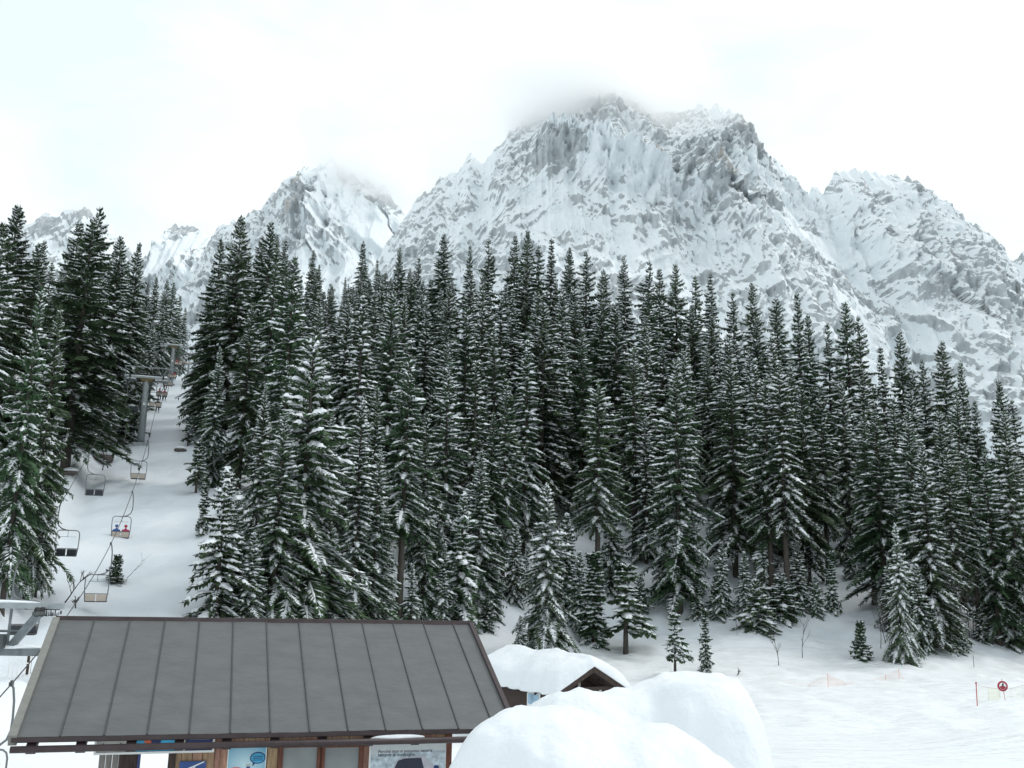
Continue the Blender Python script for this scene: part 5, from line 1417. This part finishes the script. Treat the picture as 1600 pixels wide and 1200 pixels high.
# the thick blanket of snow
ns_, nl_ = 36, 64; Vt = []; Vb = []
for il in range(nl_ + 1):
    for is_ in range(ns_ + 1):
        s_ = -1 + 2 * is_ / ns_; l_ = il / nl_
        ov = .10 * float(fbm(l_ * 9, s_ * 3, 2, 31)); x = s_ * (HW + .10 + ov); y = -.14 + ov * .6 + l_ * (HL + .2)
        zr = ZA - HR * abs(x) / HW
        ed = (1 - abs(s_) ** 7) * (1 - max(0, 1 - l_ / .055) ** 2.2) * (1 - max(0, (l_ - .95) / .05) ** 2.2); ed = max(ed, 0) ** .5
        crown = ZA - HR * (math.sqrt(x * x + .22) - .28) / HW
        dip = -.06 * math.exp(-((l_ - .62) / .13) ** 2) + .05 * math.exp(-((l_ - .92) / .12) ** 2) + .06 * math.exp(-((l_ - .22) / .2) ** 2)
        th = .46 + dip + .10 * float(fbm(l_ * 4, s_ * 1.2, 3, 33))
        Vt.append((x, y, zr + .01 + (max(crown - zr, 0) + th) * ed)); Vb.append((x, y, zr + .005 - .05 * (1 - ed) * (abs(s_) > .9)))
W_ = ns_ + 1; nV = len(Vt); Fs = []
for il in range(nl_):
    for is_ in range(ns_):
        a_ = il * W_ + is_; Fs.append((a_, a_ + 1, a_ + W_ + 1, a_ + W_)); Fs.append((nV + a_, nV + a_ + W_, nV + a_ + W_ + 1, nV + a_ + 1))
rim = [i for i in range(ns_ + 1)] + [k * W_ + ns_ for k in range(1, nl_ + 1)] + [nl_ * W_ + i for i in range(ns_ - 1, -1, -1)] + [k * W_ for k in range(nl_ - 1, 0, -1)]
for i in range(len(rim)):
    a_, b_ = rim[i], rim[(i + 1) % len(rim)]; Fs.append((a_, nV + a_, nV + b_, b_))
m_ = MB(); m_.add(Vt + Vb, Fs); m_.build("roof_snow", M['snow'], hut, True)

# ------------------------------------------------------------------ big heap of snow in front
def lobe(px_, top_, Y_, rx, ry, n):
    p_ = P(px_, top_, Y_); return (p_[0], p_[1], rx, ry, p_[2], n)
lobes = [lobe(1085, 1054, 16.0, 1.08, 1.6, 5.0), lobe(900, 1079, 15.4, 1.25, 1.3, 2.6), lobe(990, 1068, 15.9, .95, 1.4, 2.6),
         lobe(850, 1105, 12.8, 1.26, 1.6, 3.2), lobe(1010, 1130, 13.0, 1.5, 1.9, 2.2), lobe(765, 1142, 12.4, .62, 1.0, 3.0)]
hx_, hy_ = np.meshgrid(np.arange(-2.6, 6.4, .07), np.arange(9.6, 19.2, .07))
dx1 = .10 * fbm(hx_ / .9, hy_ / .9, 3, 51); hh = None
for cx, cy, rx, ry, tp, n in lobes:
    r_ = np.hypot((hx_ + dx1 - cx) / rx, (hy_ + dx1 - cy) / ry); z_ = np.maximum(tp - 1.0 * r_ ** n, GZ - 1.0 - 0 * r_)
    hh = z_ if hh is None else .13 * np.logaddexp(hh / .13, z_ / .13)
hh = hh - .05 + .07 * fbm(hx_ / .8, hy_ / .8, 3, 55) + .02 * ridged(hx_ / .22, hy_ / .22, 3, 57)
hh = np.maximum(hh, GZ - .5)
nr_, nc_ = hx_.shape; ii = np.arange(nr_ * nc_).reshape(nr_, nc_)
keep = (hh > GZ - .4); Qh = np.stack([ii[:-1, :-1], ii[:-1, 1:], ii[1:, 1:], ii[1:, :-1]], -1).reshape(-1, 4)
kf = keep.ravel()[Qh].any(1)
o = link("snow_heap", mesh_from("snow_heap", np.stack([hx_, hy_, hh], -1).reshape(-1, 3), Qh[kf], [M['snow']], smooth_shade=True))
tag(o, "huge smooth rounded snow heap in the foreground right of the grey roof", "snow heap")

# ------------------------------------------------------------------ things on the run at the right
def net(corners, label, m, group, posts=True, step=.12, th=.0032):
    """corners: list of (base point, top point) along the fence"""
    e_ = empty("safety_net", tuple(corners[0][0])); o0 = Vector(corners[0][0]); tag(e_, label, "safety net", group)
    V = []; Fq = []
    def strip(a, b):
        d = (b - a); 
        if d.length < .02: return
        s_ = d.normalized().cross(Vector((0, 1, 0.2))).normalized() * th; k = len(V); V.extend([a - s_, b - s_, b + s_, a + s_]); Fq.append((k, k + 1, k + 2, k + 3))
    for (b0, t0), (b1, t1) in zip(corners[:-1], corners[1:]):
        b0, t0, b1, t1 = (Vector(v_) - o0 for v_ in (b0, t0, b1, t1)); n = max(2, int((b1 - b0).length / step)); mrow = max(1, int(max((t0 - b0).length, (t1 - b1).length) / step))
        for i in range(n + 1):
            f = i / n; strip(b0.lerp(b1, f), t0.lerp(t1, f))
        for j in range(mrow + 1):
            f = j / mrow; strip(b0.lerp(t0, f), b1.lerp(t1, f))
    m_ = MB(); m_.add(V, Fq); q = m_.build("mesh", M[m], e_); q["kind"] = "stuff"
    if posts:
        for b_, t_ in corners:
            if (Vector(t_) - Vector(b_)).length > .35:
                m_ = MB(); m_.tube([Vector(b_) - o0 - Vector((0, 0, .2)), Vector(t_) - o0 + Vector((0, 0, .06))], .022, 6); m_.build("pole", M['orange'], e_)
    return e_
def pair(px_, b_, t_):
    p_ = hit(px_, b_); q = P(px_, t_, p_[1]); return (tuple(p_), (p_[0], p_[1], max(q[2], p_[2] + .05)))
M['orange'] = mat("orange_net", (0.80, 0.42, 0.32), .6)
net([pair(1222, 1066, 1064), pair(1262, 1073, 1069), pair(1294, 1074, 1054), pair(1322, 1070, 1066), pair(1336, 1067, 1065)], "sagging orange safety net propped to a peak on one pole, left of the two", 'orange', "orange safety nets on the run")
net([pair(1362, 1064, 1062), pair(1384, 1063, 1055), pair(1405, 1061, 1046), pair(1412, 1062, 1060)], "sagging orange safety net rising to a pole, right of the two", 'orange', "orange safety nets on the run")
# disc sign on a pole
p = hit(1568, 1094); zt = P(1564, 1072, p[1])[2]
e = empty("round_sign", (p[0], p[1], p[2] - .15), R(-4)); tag(e, "round red and white sign on a thin pole at the right edge of the run", "sign")
hs = zt - (p[2] - .15); rad = 7.6 / F * p[1]
m_ = MB(); m_.tube([(.12, 0, 0), (-.01, .02, hs + rad * 1.35)], .015, 6); m_.build("pole", M['redpole'], e)
m_ = MB(); m_.tube([(-.0, -.02, hs), (-.0, -.045, hs)], rad, 28); dk = m_.build("disc", M['red'], e)
m_ = MB(); m_.tube([(0, -.046, hs), (0, -.05, hs)], rad * .66, 28); m_.build("white_field", M['white'], dk)
flat("figure", [(rad * .62 * math.cos(R(a_)), hs + rad * .62 * math.sin(R(a_))) for a_ in range(190, 342, 10)] + [(rad * .45, hs - rad * .02), (-rad * .2, hs + rad * .06)], -.052, 'red', dk)
flat("figure", [(-rad * .15, hs - .01), (rad * .18, hs - .01), (rad * .22, hs + rad * .5), (rad * .02, hs + rad * .62), (-.04, hs + rad * .3)], -.056, M['pad'], dk)
# boundary net: red pole, rope and pale yellow mesh
p = hit(1527, 1103); q = P(1525, 1067, p[1])
e = empty("boundary_pole", (p[0], p[1], p[2] - .2)); tag(e, "leaning red boundary pole left of the round sign", "pole")
m_ = MB(); m_.tube([(0, 0, 0), (q[0] - p[0], 0, q[2] - p[2] + .2)], .028, 8); m_.build("shaft", M['redpole'], e)
m_ = MB(); m_.tube([(q[0] - p[0], 0, q[2] - p[2] + .14), (q[0] - p[0], 0, q[2] - p[2] + .24)], .048, 8); m_.build("cap", M['red'], e)
M['paleyellow'] = mat("pale_yellow_net", (0.80, 0.80, 0.55), .7)
rp_ = [pair(1527, 1098, 1070), pair(1545, 1095, 1074), pair(1563, 1092, 1077), pair(1580, 1092, 1076), pair(1600, 1093, 1071), pair(1640, 1096, 1066)]
net(rp_, "slack pale yellow boundary net hung from a rope behind the round sign", 'paleyellow', None, posts=False, step=.16, th=.005)
m_ = MB(); m_.tube([t_ for _, t_ in rp_], .010, 5); o = m_.build("boundary_rope", mat("tan_rope", (.45, .32, .25), .8)); tag(o, "thin tan rope slung from the red boundary pole", "rope")
p = hit(1522, 1044); zt = P(1522, 1024, p[1])[2]
m_ = MB(); m_.tube([(0, 0, -.2), (0, 0, zt - p[2])], .025, 6); o = m_.build("marker_stick", M['chairtube']); o.location = p; tag(o, "thin grey marker stick alone on the upper run at the right", "stick")
p = hit(1150, 1056); twig_tree("bare_bush", p[0], p[1], .6, 95, "dark snag of twigs just behind the snow heap's crest", "bush", r=.05, lean=(.6, 0), spread=.9, forks=4)
